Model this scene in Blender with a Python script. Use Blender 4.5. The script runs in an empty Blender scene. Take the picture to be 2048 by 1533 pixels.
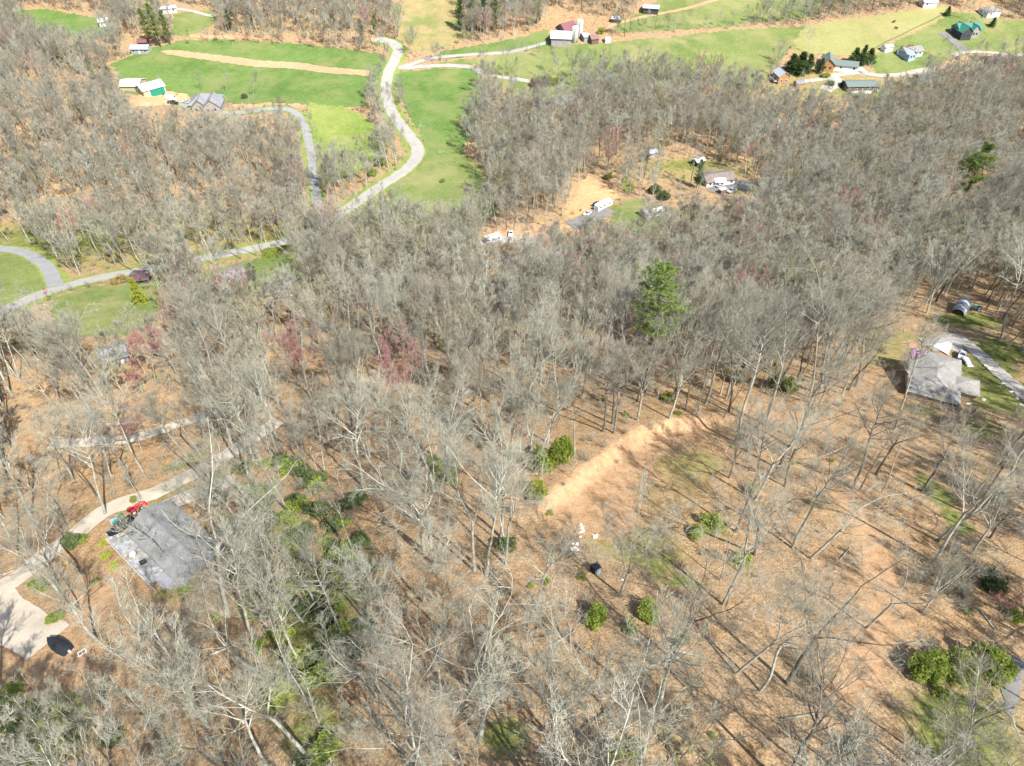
import bpy, math, random
import numpy as np
from mathutils import Vector, Matrix, Euler
from mathutils.geometry import delaunay_2d_cdt

# ------------------------------------------------------------------ camera, sky, sun, exposure
sc = bpy.context.scene
COL = sc.collection
CAM_Z = 165.0
PITCH = math.radians(44.0)
FPX = 1420.0            # focal length in pixels of the 2048 px wide photograph
cam_d = bpy.data.cameras.new('camera')
cam_d.sensor_width = 36.0
cam_d.lens = 36.0 * FPX / 2048.0
cam_d.clip_start = 1.0
cam_d.clip_end = 6000.0
cam = bpy.data.objects.new('camera', cam_d)
COL.objects.link(cam)
cam.location = (0, 0, CAM_Z)
cam.rotation_euler = (math.pi / 2 - PITCH, 0, 0)
sc.camera = cam

SUN_EL = math.radians(50)
SHADOW_DIR = Vector((-0.63, 0.777, 0)).normalized()
world = bpy.data.worlds.new('World')
sc.world = world
world.use_nodes = True
wn = world.node_tree.nodes
wl = world.node_tree.links
wn.clear()
w_out = wn.new('ShaderNodeOutputWorld')
w_bg = wn.new('ShaderNodeBackground')
w_sky = wn.new('ShaderNodeTexSky')
w_sky.sky_type = 'NISHITA'
w_sky.sun_disc = False
w_sky.sun_elevation = SUN_EL
w_sky.sun_rotation = math.atan2(-SHADOW_DIR.x, -SHADOW_DIR.y)
w_bg.inputs['Strength'].default_value = 0.11
wl.new(w_sky.outputs[0], w_bg.inputs['Color'])
wl.new(w_bg.outputs[0], w_out.inputs['Surface'])
sun_d = bpy.data.lights.new('sun', 'SUN')
sun_d.energy = 4.8
sun_d.angle = math.radians(0.5)
sun_d.color = (1.0, 0.97, 0.915)
sun = bpy.data.objects.new('sun', sun_d)
COL.objects.link(sun)
sun.location = (60, -80, 260)
ldir = Vector((SHADOW_DIR.x * math.cos(SUN_EL), SHADOW_DIR.y * math.cos(SUN_EL), -math.sin(SUN_EL)))
sun.rotation_euler = ldir.to_track_quat('-Z', 'Y').to_euler()
sc.view_settings.view_transform = 'Standard'
sc.view_settings.look = 'None'
sc.view_settings.exposure = 1.06
sc.view_settings.gamma = 1.0
sc.view_settings.use_curve_mapping = False
sc.render.engine = 'CYCLES'
sc.cycles.max_bounces = 5
sc.cycles.diffuse_bounces = 2
sc.cycles.glossy_bounces = 2
sc.cycles.transparent_max_bounces = 4

rnd = random.Random(7)
nprng = np.random.default_rng(11)

# ------------------------------------------------------------------ terrain
_yy = np.arange(-400.0, 4000.0, 1.0)
_prof = np.interp(_yy, [-400, -60, 0, 30, 60, 100, 150, 200, 240, 290, 350, 420, 500, 600, 800, 1200, 2000, 4000],
                  [100, 82, 79, 76, 67, 54, 36, 18, 8, 2, 0, 2, 13, 30, 80, 150, 210, 230])
_k = np.exp(-0.5 * (np.arange(-40, 41) / 12.0) ** 2)
_k /= _k.sum()
_prof = np.convolve(np.pad(_prof, 40, mode='edge'), _k, mode='valid')

BANK = [(3.0, 70.5), (5.8, 74.6), (10.7, 80.2), (16.1, 86.8), (22.0, 94.4), (28.5, 101.5), (35.7, 105.0), (44.1, 107.6), (52, 109)]

def bank(x, y):
    """the cut bank along the upper edge of the clearing"""
    out = np.zeros(np.shape(x))
    m = (x > -15) & (x < 65) & (y > 60) & (y < 125)
    if not np.any(m):
        return out
    xx, yy = (x[m], y[m]) if np.ndim(x) else (np.array([float(x)]), np.array([float(y)]))
    best = np.full(xx.shape, 1e9)
    sg = np.zeros(xx.shape)
    tt = np.zeros(xx.shape)
    for i, ((x0, y0), (x1, y1)) in enumerate(zip(BANK[:-1], BANK[1:])):
        dx, dy = x1 - x0, y1 - y0
        L2 = dx * dx + dy * dy
        t = np.clip(((xx - x0) * dx + (yy - y0) * dy) / L2, 0, 1)
        d = np.hypot(xx - x0 - t * dx, yy - y0 - t * dy)
        c = (dx * (yy - y0) - dy * (xx - x0)) / math.sqrt(L2)
        k = d < best
        best = np.where(k, d, best)
        sg = np.where(k, np.sign(c) * d, sg)
        tt = np.where(k, (i + t) / (len(BANK) - 1), tt)
    w = np.clip(tt * 5, 0, 1) * np.clip((1 - tt) * 4, 0, 1)
    u = np.clip((sg + 1.6) / 3.2, 0, 1)
    v = 2.1 * u * u * (3 - 2 * u) * np.exp(-(np.maximum(sg, 0) / 13) ** 2) * w
    if np.ndim(x):
        out[m] = v
        return out
    return v[0]

def hz(x, y):
    """height of the terrain"""
    x = np.asarray(x, float)
    y = np.asarray(y, float)
    z = np.interp(y, _yy, _prof)
    a = np.where(x < 0, 24.0, 8.0) * (1 - np.exp(-(x / 60.0) ** 2))
    z = z - a * np.exp(-(np.maximum(y, 0) / 150.0) ** 4)
    z = z + 26 * np.exp(-((x + 255) / 75.0) ** 2 - ((y - 335) / 60.0) ** 2)      # wooded spur on the left
    z = z + 9 * np.exp(-((x - 190) / 90.0) ** 2 - ((y - 235) / 55.0) ** 2)       # low wooded rise on the right
    z = z + 0.8 * np.sin(x * 0.045 + 1) * np.sin(y * 0.05) + 0.35 * np.sin(x * 0.13) * np.cos(y * 0.11 + 2)
    return z + bank(x, y)

def hf(x, y):
    return float(hz(x, y))

CAMP = np.array([0, 0, CAM_Z])
FW = np.array([0, math.cos(PITCH), -math.sin(PITCH)])
UP = np.array([0, math.sin(PITCH), math.cos(PITCH)])
_T = np.concatenate([np.arange(20, 700, 1.0), np.arange(700, 3000, 10.0)])

def ray(px, py):
    return FW + np.array([(px - 1024) / FPX, 0, 0]) - UP * ((py - 766.5) / FPX)

def at(px, py, off=0.0):
    """the place on the ground (or off metres above it) that the photograph shows at a pixel"""
    d = ray(px, py)
    P = CAMP + _T[:, None] * d
    g = P[:, 2] - hz(P[:, 0], P[:, 1]) - off
    k = int(np.argmax(g < 0))
    if k == 0:
        k = len(_T) - 1
    t0, t1 = _T[k - 1], _T[k]
    g0, g1 = g[k - 1], g[k]
    for _ in range(4):
        t = t0 + (t1 - t0) * g0 / (g0 - g1 + 1e-9)
        p = CAMP + t * d
        gg = p[2] - hf(p[0], p[1]) - off
        if gg > 0:
            t0, g0 = t, gg
        else:
            t1, g1 = t, gg
        if abs(gg) < 0.01:
            break
    return p

def proj(P):
    P = np.atleast_2d(P)
    d = P - CAMP
    dep = d @ FW
    dep = np.where(dep < 1, 1, dep)
    return 1024 + FPX * d[:, 0] / dep, 766.5 - FPX * (d @ UP) / dep, dep

def in_poly(px, py, poly):
    px = np.asarray(px)
    py = np.asarray(py)
    c = np.zeros(px.shape, bool)
    n = len(poly)
    for i in range(n):
        x0, y0 = poly[i]
        x1, y1 = poly[(i + 1) % n]
        if y0 == y1:
            continue
        m = ((y0 > py) != (y1 > py)) & (px < (x1 - x0) * (py - y0) / (y1 - y0) + x0)
        c ^= m
    return c

def d_line(x, y, line):
    x = np.asarray(x, float)
    y = np.asarray(y, float)
    best = np.full(x.shape, 1e9)
    for (x0, y0), (x1, y1) in zip(line[:-1], line[1:]):
        dx, dy = x1 - x0, y1 - y0
        t = np.clip(((x - x0) * dx + (y - y0) * dy) / (dx * dx + dy * dy + 1e-9), 0, 1)
        best = np.minimum(best, np.hypot(x - x0 - t * dx, y - y0 - t * dy))
    return best

# ------------------------------------------------------------------ materials
def s2l(c):
    return tuple((v / 255 / 12.92) if v / 255 < 0.04045 else ((v / 255 + 0.055) / 1.055) ** 2.4 for v in c)

class NT:
    def __init__(self, name):
        self.m = bpy.data.materials.new(name)
        self.m.use_nodes = True
        self.n = self.m.node_tree.nodes
        self.l = self.m.node_tree.links
        self.b = self.n['Principled BSDF']
        self.geo = None
    def N(self, t, **k):
        o = self.n.new(t)
        for a, v in k.items():
            setattr(o, a, v)
        return o
    def pos(self, obj=False):
        if obj:
            return self.N('ShaderNodeTexCoord').outputs['Object']
        return self.N('ShaderNodeNewGeometry').outputs['Position']
    def noise(self, scale, detail=3, rough=0.6, src=None, obj=False):
        t = self.N('ShaderNodeTexNoise')
        t.inputs['Scale'].default_value = scale
        t.inputs['Detail'].default_value = detail
        t.inputs['Roughness'].default_value = rough
        self.l.new(src or self.pos(obj), t.inputs['Vector'])
        return t.outputs['Fac']
    def ramp(self, fac, stops):
        r = self.N('ShaderNodeValToRGB')
        e = r.color_ramp.elements
        while len(e) < len(stops):
            e.new(0.5)
        for el, (p, c) in zip(e, stops):
            el.position = p
            el.color = (*c, 1) if not isinstance(c, (int, float)) else (c, c, c, 1)
        self.l.new(fac, r.inputs[0])
        return r.outputs[0]
    def mix(self, fac, a, b, mode='MIX'):
        x = self.N('ShaderNodeMix', data_type='RGBA', blend_type=mode)
        for s, v in ((0, fac), (6, a), (7, b)):
            if isinstance(v, (int, float)):
                x.inputs[s].default_value = v
            elif isinstance(v, tuple):
                x.inputs[s].default_value = (*v, 1)
            else:
                self.l.new(v, x.inputs[s])
        return x.outputs[2]
    def math(self, op, a, b=0.0, c=None):
        x = self.N('ShaderNodeMath', operation=op)
        for i, v in enumerate((a, b, c)):
            if v is None:
                continue
            if isinstance(v, (int, float)):
                x.inputs[i].default_value = v
            else:
                self.l.new(v, x.inputs[i])
        return x.outputs[0]
    def color(self, c):
        if isinstance(c, tuple):
            self.b.inputs['Base Color'].default_value = (*c, 1)
        else:
            self.l.new(c, self.b.inputs['Base Color'])
    def bump(self, h, strength=0.5, dist=0.1):
        b = self.N('ShaderNodeBump')
        b.inputs['Strength'].default_value = strength
        b.inputs['Distance'].default_value = dist
        self.l.new(h, b.inputs['Height'])
        self.l.new(b.outputs[0], self.b.inputs['Normal'])
    def fin(self, rough=0.9, spec=0.2, metal=0.0):
        self.b.inputs['Roughness'].default_value = rough
        self.b.inputs['Specular IOR Level'].default_value = spec
        self.b.inputs['Metallic'].default_value = metal
        return self.m

def mat_plain(name, c, var=0.12, scale=1.5, rough=0.8, spec=0.3, metal=0.0):
    t = NT(name)
    n = t.noise(scale, 4, 0.65, obj=True)
    d = tuple(max(0, v * (1 - var * 2)) for v in c)
    e = tuple(min(0.95, v * (1 + var)) for v in c)
    t.color(t.ramp(n, [(0.3, d), (0.7, e)]))
    return t.fin(rough, spec, metal)

def mat_metal_roof(name, c, dirt=(0.25, 0.2, 0.15), rough=0.55):
    t = NT(name)
    n = t.noise(0.6, 5, 0.7, obj=True)
    f = t.ramp(n, [(0.45, 0.0), (0.8, 0.45)])
    w = t.N('ShaderNodeTexWave', wave_type='BANDS', bands_direction='X')
    w.inputs['Scale'].default_value = 2.2
    t.l.new(t.pos(True), w.inputs['Vector'])
    c0 = t.mix(t.math('MULTIPLY', w.outputs['Fac'], 0.12), c, tuple(v * 0.6 for v in c))
    t.color(t.mix(f, c0, dirt))
    return t.fin(rough, 0.4)

def mat_shingle(name, c):
    t = NT(name)
    a = t.noise(0.5, 4, 0.7, obj=True)
    b = t.noise(7.0, 2, 0.7, obj=True)
    x = t.ramp(a, [(0.3, tuple(v * 0.72 for v in c)), (0.7, tuple(v * 1.15 for v in c))])
    y = t.ramp(b, [(0.35, 0.6), (0.65, 1.15)])
    t.color(t.mix(1.0, x, y, 'MULTIPLY'))
    return t.fin(0.95, 0.15)

def mat_ground():
    t = NT('leaf_litter_and_grass')
    at_ = t.N('ShaderNodeAttribute', attribute_name='cover')
    sep = t.N('ShaderNodeSeparateColor')
    t.l.new(at_.outputs['Color'], sep.inputs[0])
    n1 = t.noise(0.06, 4, 0.6)
    n2 = t.noise(0.55, 5, 0.65)
    n3 = t.noise(3.2, 4, 0.75)
    base = t.ramp(n2, [(0.3, (0.19, 0.113, 0.056)), (0.5, (0.36, 0.226, 0.114)), (0.72, (0.50, 0.345, 0.19))])
    spk = t.ramp(n3, [(0.32, 0.42), (0.5, 0.95), (0.68, 1.45)])
    lit = t.mix(1.0, base, spk, 'MULTIPLY')
    tan = t.mix(t.ramp(n1, [(0.38, 0.05), (0.62, 0.8)]), lit, t.mix(1.0, (0.33, 0.235, 0.14), spk, 'MULTIPLY'))
    def msk(ch, lo=0.35, hi=0.62, amp=0.55):
        v = t.math('MULTIPLY_ADD', t.math('SUBTRACT', t.noise(0.45, 5, 0.75), 0.5), amp * 2, sep.outputs[ch])
        return t.ramp(v, [(lo, 0.0), (hi, 1.0)])
    soil = t.mix(1.0, t.ramp(n2, [(0.3, (0.36, 0.205, 0.10)), (0.6, (0.48, 0.315, 0.18))]), t.ramp(n3, [(0.3, 0.75), (0.7, 1.15)]), 'MULTIPLY')
    grass = t.mix(1.0, t.ramp(n2, [(0.3, (0.10, 0.12, 0.03)), (0.7, (0.24, 0.24, 0.075))]), t.ramp(n3, [(0.3, 0.6), (0.7, 1.3)]), 'MULTIPLY')
    dry = t.mix(1.0, t.ramp(n2, [(0.3, (0.21, 0.165, 0.06)), (0.7, (0.36, 0.30, 0.13))]), t.ramp(n3, [(0.3, 0.65), (0.7, 1.25)]), 'MULTIPLY')
    c = t.mix(msk(2), tan, dry)
    c = t.mix(msk(0), c, grass)
    c = t.mix(msk(1), c, soil)
    t.color(c)
    hgt = t.math('ADD', t.math('MULTIPLY', n2, 0.6), t.math('MULTIPLY', n3, 0.4))
    t.bump(hgt, 0.9, 0.5)
    return t.fin(1.0, 0.05)

def mat_meadow(name, lo, hi, dryc=None, dry_amt=0.0):
    t = NT(name)
    n1 = t.noise(0.035, 4, 0.6)
    n2 = t.noise(0.35, 5, 0.7)
    n3 = t.noise(1.8, 3, 0.7)
    wv = t.N('ShaderNodeTexWave', wave_type='BANDS', bands_direction='DIAGONAL')
    wv.inputs['Scale'].default_value = 0.16
    wv.inputs['Distortion'].default_value = 6.0
    wv.inputs['Detail Scale'].default_value = 0.3
    t.l.new(t.pos(), wv.inputs['Vector'])
    c = t.ramp(t.math('ADD', t.math('MULTIPLY', n1, 0.6), t.math('MULTIPLY', n2, 0.4)), [(0.36, lo), (0.62, hi)])
    c = t.mix(1.0, c, t.ramp(n3, [(0.3, 0.7), (0.7, 1.25)]), 'MULTIPLY')
    c = t.mix(1.0, c, t.ramp(wv.outputs['Fac'], [(0.2, 0.98), (0.8, 1.02)]), 'MULTIPLY')
    if dryc:
        c = t.mix(t.ramp(t.noise(0.05, 5, 0.7), [(0.62 - dry_amt, 0.0), (0.8 - dry_amt, 0.8)]), c, dryc)
    t.color(c)
    t.bump(n2, 0.5, 0.3)
    return t.fin(1.0, 0.05)

def mat_road(name, c, dark=0.7):
    t = NT(name)
    n1 = t.noise(0.25, 4, 0.65)
    n2 = t.noise(4.0, 3, 0.7)
    x = t.ramp(n1, [(0.3, tuple(v * dark for v in c)), (0.7, c)])
    t.color(t.mix(1.0, x, t.ramp(n2, [(0.3, 0.82), (0.7, 1.1)]), 'MULTIPLY'))
    return t.fin(0.95, 0.15)

def mat_bark(name, a, b, c, obj_rand=True):
    t = NT(name)
    n = t.noise(1.1, 4, 0.7, obj=True)
    x = t.ramp(n, [(0.32, a), (0.5, b), (0.7, c)])
    oi = t.N('ShaderNodeObjectInfo')
    r = t.ramp(oi.outputs['Random'], [(0.0, (0.66, 0.65, 0.60)), (0.45, (0.95, 0.95, 0.9)), (0.8, (1.14, 1.15, 1.1)), (1.0, (1.0, 0.94, 0.84))])
    t.color(t.mix(1.0, x, r, 'MULTIPLY'))
    return t.fin(0.95, 0.1)

def mat_leaf(name, lo, hi, trans=0.25):
    t = NT(name)
    n = t.noise(1.7, 3, 0.7, obj=True)
    oi = t.N('ShaderNodeObjectInfo')
    x = t.ramp(n, [(0.3, lo), (0.68, hi)])
    t.color(t.mix(1.0, x, t.ramp(oi.outputs['Random'], [(0.0, 0.75), (1.0, 1.25)]), 'MULTIPLY'))
    t.fin(0.7, 0.25)
    tr = t.N('ShaderNodeBsdfTranslucent')
    tr.inputs['Color'].default_value = (*hi, 1)
    mx = t.N('ShaderNodeMixShader')
    mx.inputs[0].default_value = trans
    out = t.n['Material Output']
    t.l.new(t.b.outputs[0], mx.inputs[1])
    t.l.new(tr.outputs[0], mx.inputs[2])
    t.l.new(mx.outputs[0], out.inputs['Surface'])
    return t.m

MT = {
    'ground': mat_ground(),
    'meadow_lush': mat_meadow('lush_meadow', (0.08, 0.14, 0.032), (0.14, 0.208, 0.058), (0.19, 0.205, 0.075), 0.16),
    'meadow_olive': mat_meadow('olive_meadow', (0.14, 0.20, 0.04), (0.24, 0.28, 0.075), (0.30, 0.26, 0.11), 0.1),
    'meadow_mid': mat_meadow('grazed_meadow', (0.11, 0.152, 0.042), (0.185, 0.22, 0.072), (0.25, 0.23, 0.1), 0.18),
    'meadow_dry': mat_meadow('dry_meadow', (0.22, 0.22, 0.075), (0.3, 0.285, 0.115), (0.33, 0.27, 0.13), 0.14),
    'plowed': mat_meadow('plowed_earth', (0.42, 0.235, 0.125), (0.50, 0.31, 0.18)),
    'hay': mat_meadow('worn_hill', (0.27, 0.22, 0.09), (0.36, 0.27, 0.14), (0.15, 0.19, 0.055), 0.2),
    'soil': mat_meadow('bare_orange_soil', (0.44, 0.24, 0.11), (0.58, 0.38, 0.21)),
    'gravel_tan': mat_road('tan_gravel', (0.56, 0.48, 0.37), 0.75),
    'road': mat_road('bleached_road', (0.38, 0.355, 0.31), 0.8),
    'asphalt': mat_road('grey_drive', (0.30, 0.295, 0.285), 0.8),
    'gravel': mat_road('gravel', (0.42, 0.39, 0.34), 0.72),
    'gravel_dark': mat_road('dark_gravel', (0.23, 0.22, 0.205), 0.7),
    'concrete_pad': mat_road('pale_concrete', (0.62, 0.60, 0.56), 0.85),
    'bark': mat_bark('bark', (0.17, 0.165, 0.138), (0.36, 0.352, 0.305), (0.52, 0.513, 0.455)),
    'bark_mid_shaded': mat_bark('mid_shaded_bark', (0.085, 0.08, 0.07), (0.17, 0.16, 0.14), (0.29, 0.275, 0.24)),  # mid-dark bark variety; also carries painted shade on right-hand trees
    'bark_dark': mat_bark('dark_bark', (0.05, 0.045, 0.04), (0.11, 0.095, 0.085), (0.2, 0.18, 0.16)),
    'twig': mat_bark('twig', (0.215, 0.208, 0.166), (0.34, 0.33, 0.27), (0.46, 0.45, 0.376)),
    'twig_brown': mat_bark('brown_twig', (0.2, 0.178, 0.14), (0.31, 0.285, 0.232), (0.415, 0.385, 0.32)),
    'twig_red': mat_bark('red_twig', (0.26, 0.12, 0.11), (0.40, 0.22, 0.20), (0.48, 0.31, 0.28)),
    'bud_red': mat_leaf('red_bud', (0.33, 0.105, 0.105), (0.48, 0.25, 0.23), 0.3),
    'bud_green': mat_leaf('green_bud', (0.20, 0.19, 0.06), (0.36, 0.33, 0.11), 0.3),
    'blossom': mat_leaf('pink_blossom', (0.5, 0.22, 0.42), (0.75, 0.45, 0.68), 0.2),
    'needle': mat_leaf('pine_needle', (0.09, 0.14, 0.035), (0.215, 0.275, 0.07), 0.4),
    'needle_dark': mat_leaf('dark_needle', (0.035, 0.075, 0.022), (0.085, 0.135, 0.035), 0.25),
    'leaf': mat_leaf('bright_leaf', (0.18, 0.245, 0.04), (0.38, 0.44, 0.10), 0.5),
    'leaf_lime': mat_leaf('lime_leaf', (0.22, 0.26, 0.03), (0.4, 0.42, 0.06), 0.35),
    'leaf_dark': mat_leaf('laurel_leaf', (0.075, 0.105, 0.04), (0.18, 0.215, 0.085), 0.35),
    'leaf_tan': mat_leaf('tan_leaf', (0.3, 0.22, 0.08), (0.42, 0.32, 0.12), 0.2),
}

# ------------------------------------------------------------------ object helpers
def link(o, parent=None):
    COL.objects.link(o)
    if parent is not None:
        o.parent = parent
    return o

def tag(o, label=None, cat=None, group=None, kind=None):
    if label:
        o['label'] = label
    if cat:
        o['category'] = cat
    if group:
        o['group'] = group
    if kind:
        o['kind'] = kind
    return o

def empty(name, loc, rz=0.0, label=None, cat=None, group=None):
    o = bpy.data.objects.new(name, None)
    o.empty_display_size = 0.3
    link(o)
    o.location = loc
    o.rotation_euler = (0, 0, rz)
    return tag(o, label, cat, group)

def mesh_np(name, V, F, mats, mi=None, smooth=False):
    """mesh from an array of vertices and a list of arrays of faces"""
    me = bpy.data.meshes.new(name)
    V = np.asarray(V, np.float32)
    Fs = [np.asarray(f, np.int32) for f in (F if isinstance(F, list) else [F]) if len(f)]
    me.vertices.add(len(V))
    me.vertices.foreach_set('co', V.ravel())
    loops = np.concatenate([f.ravel() for f in Fs])
    tot = np.concatenate([np.full(len(f), f.shape[1], np.int32) for f in Fs])
    start = np.concatenate([[0], np.cumsum(tot)[:-1]]).astype(np.int32)
    me.loops.add(len(loops))
    me.loops.foreach_set('vertex_index', loops)
    me.polygons.add(len(tot))
    me.polygons.foreach_set('loop_start', start)
    me.polygons.foreach_set('loop_total', tot)
    for m in mats:
        me.materials.append(m)
    if mi is not None:
        me.polygons.foreach_set('material_index', np.asarray(mi, np.int32))
    me.polygons.foreach_set('use_smooth', np.full(len(tot), smooth, bool))
    me.update(calc_edges=True)
    me.validate()
    return me

class M:
    """collects simple solids and builds them as one mesh"""
    def __init__(self):
        self.v = []
        self.f = []
        self.k = []
        self.mi = 0
    def add(self, vs, fs):
        b = len(self.v)
        self.v += [tuple(p) for p in vs]
        self.f += [tuple(b + i for i in f) for f in fs]
        self.k += [self.mi] * len(fs)
        return self
    def box(self, c, s, rz=0.0, taper=1.0):
        x, y, z = s[0] / 2, s[1] / 2, s[2] / 2
        ca, sa = math.cos(rz), math.sin(rz)
        vs = []
        for dz, k in ((-z, 1.0), (z, taper)):
            for dx, dy in ((-x, -y), (x, -y), (x, y), (-x, y)):
                vs.append((c[0] + k * (dx * ca - dy * sa), c[1] + k * (dx * sa + dy * ca), c[2] + dz))
        return self.add(vs, [(3, 2, 1, 0), (4, 5, 6, 7), (0, 1, 5, 4), (1, 2, 6, 5), (2, 3, 7, 6), (3, 0, 4, 7)])
    def hull(self, lo, hi):
        """solid between two rings of the same count"""
        n = len(lo)
        return self.add(list(lo) + list(hi), [tuple(range(n - 1, -1, -1)), tuple(range(n, 2 * n))] +
                        [(i, (i + 1) % n, n + (i + 1) % n, n + i) for i in range(n)])
    def prism_y(self, prof, y0, y1):
        """profile in x,z extruded along y"""
        return self.hull([(x, y0, z) for x, z in prof], [(x, y1, z) for x, z in prof])
    def prism_x(self, prof, x0, x1):
        return self.hull([(x0, y, z) for y, z in prof], [(x1, y, z) for y, z in prof])
    def cyl(self, p, q, r0, r1=None, n=8):
        r1 = r0 if r1 is None else r1
        p, q = Vector(p), Vector(q)
        d = (q - p).normalized()
        a = d.orthogonal().normalized()
        b = d.cross(a)
        R = [(math.cos(2 * math.pi * i / n), math.sin(2 * math.pi * i / n)) for i in range(n)]
        return self.hull([p + (a * c + b * s) * r0 for c, s in R], [q + (a * c + b * s) * r1 for c, s in R])
    def ball(self, c, r, n=8, m=5, sq=(1, 1, 1)):
        vs, fs = [], []
        for j in range(m + 1):
            th = math.pi * j / m
            for i in range(n):
                ph = 2 * math.pi * i / n
                vs.append((c[0] + r * sq[0] * math.sin(th) * math.cos(ph), c[1] + r * sq[1] * math.sin(th) * math.sin(ph), c[2] + r * sq[2] * math.cos(th)))
        for j in range(m):
            for i in range(n):
                fs.append((j * n + i, (j + 1) * n + i, (j + 1) * n + (i + 1) % n, j * n + (i + 1) % n))
        return self.add(vs, fs)
    def mesh(self, name, mats, smooth=False):
        me = bpy.data.meshes.new(name)
        me.from_pydata(self.v, [], self.f)
        for m in (mats if isinstance(mats, (list, tuple)) else [mats]):
            me.materials.append(m)
        for p, k in zip(me.polygons, self.k):
            p.material_index = k
            p.use_smooth = smooth
        me.validate()
        me.update()
        import bmesh as _bm
        b = _bm.new()
        b.from_mesh(me)
        _bm.ops.recalc_face_normals(b, faces=b.faces)
        b.to_mesh(me)
        b.free()
        return me
    def build(self, name, mats, parent=None, smooth=False):
        o = bpy.data.objects.new(name, self.mesh(name, mats, smooth))
        return link(o, parent)

# ------------------------------------------------------------------ ground cover (colour only)
def W(pts, off=0.0):
    return [tuple(at(x, y, off)[:2]) for x, y in pts]

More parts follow.
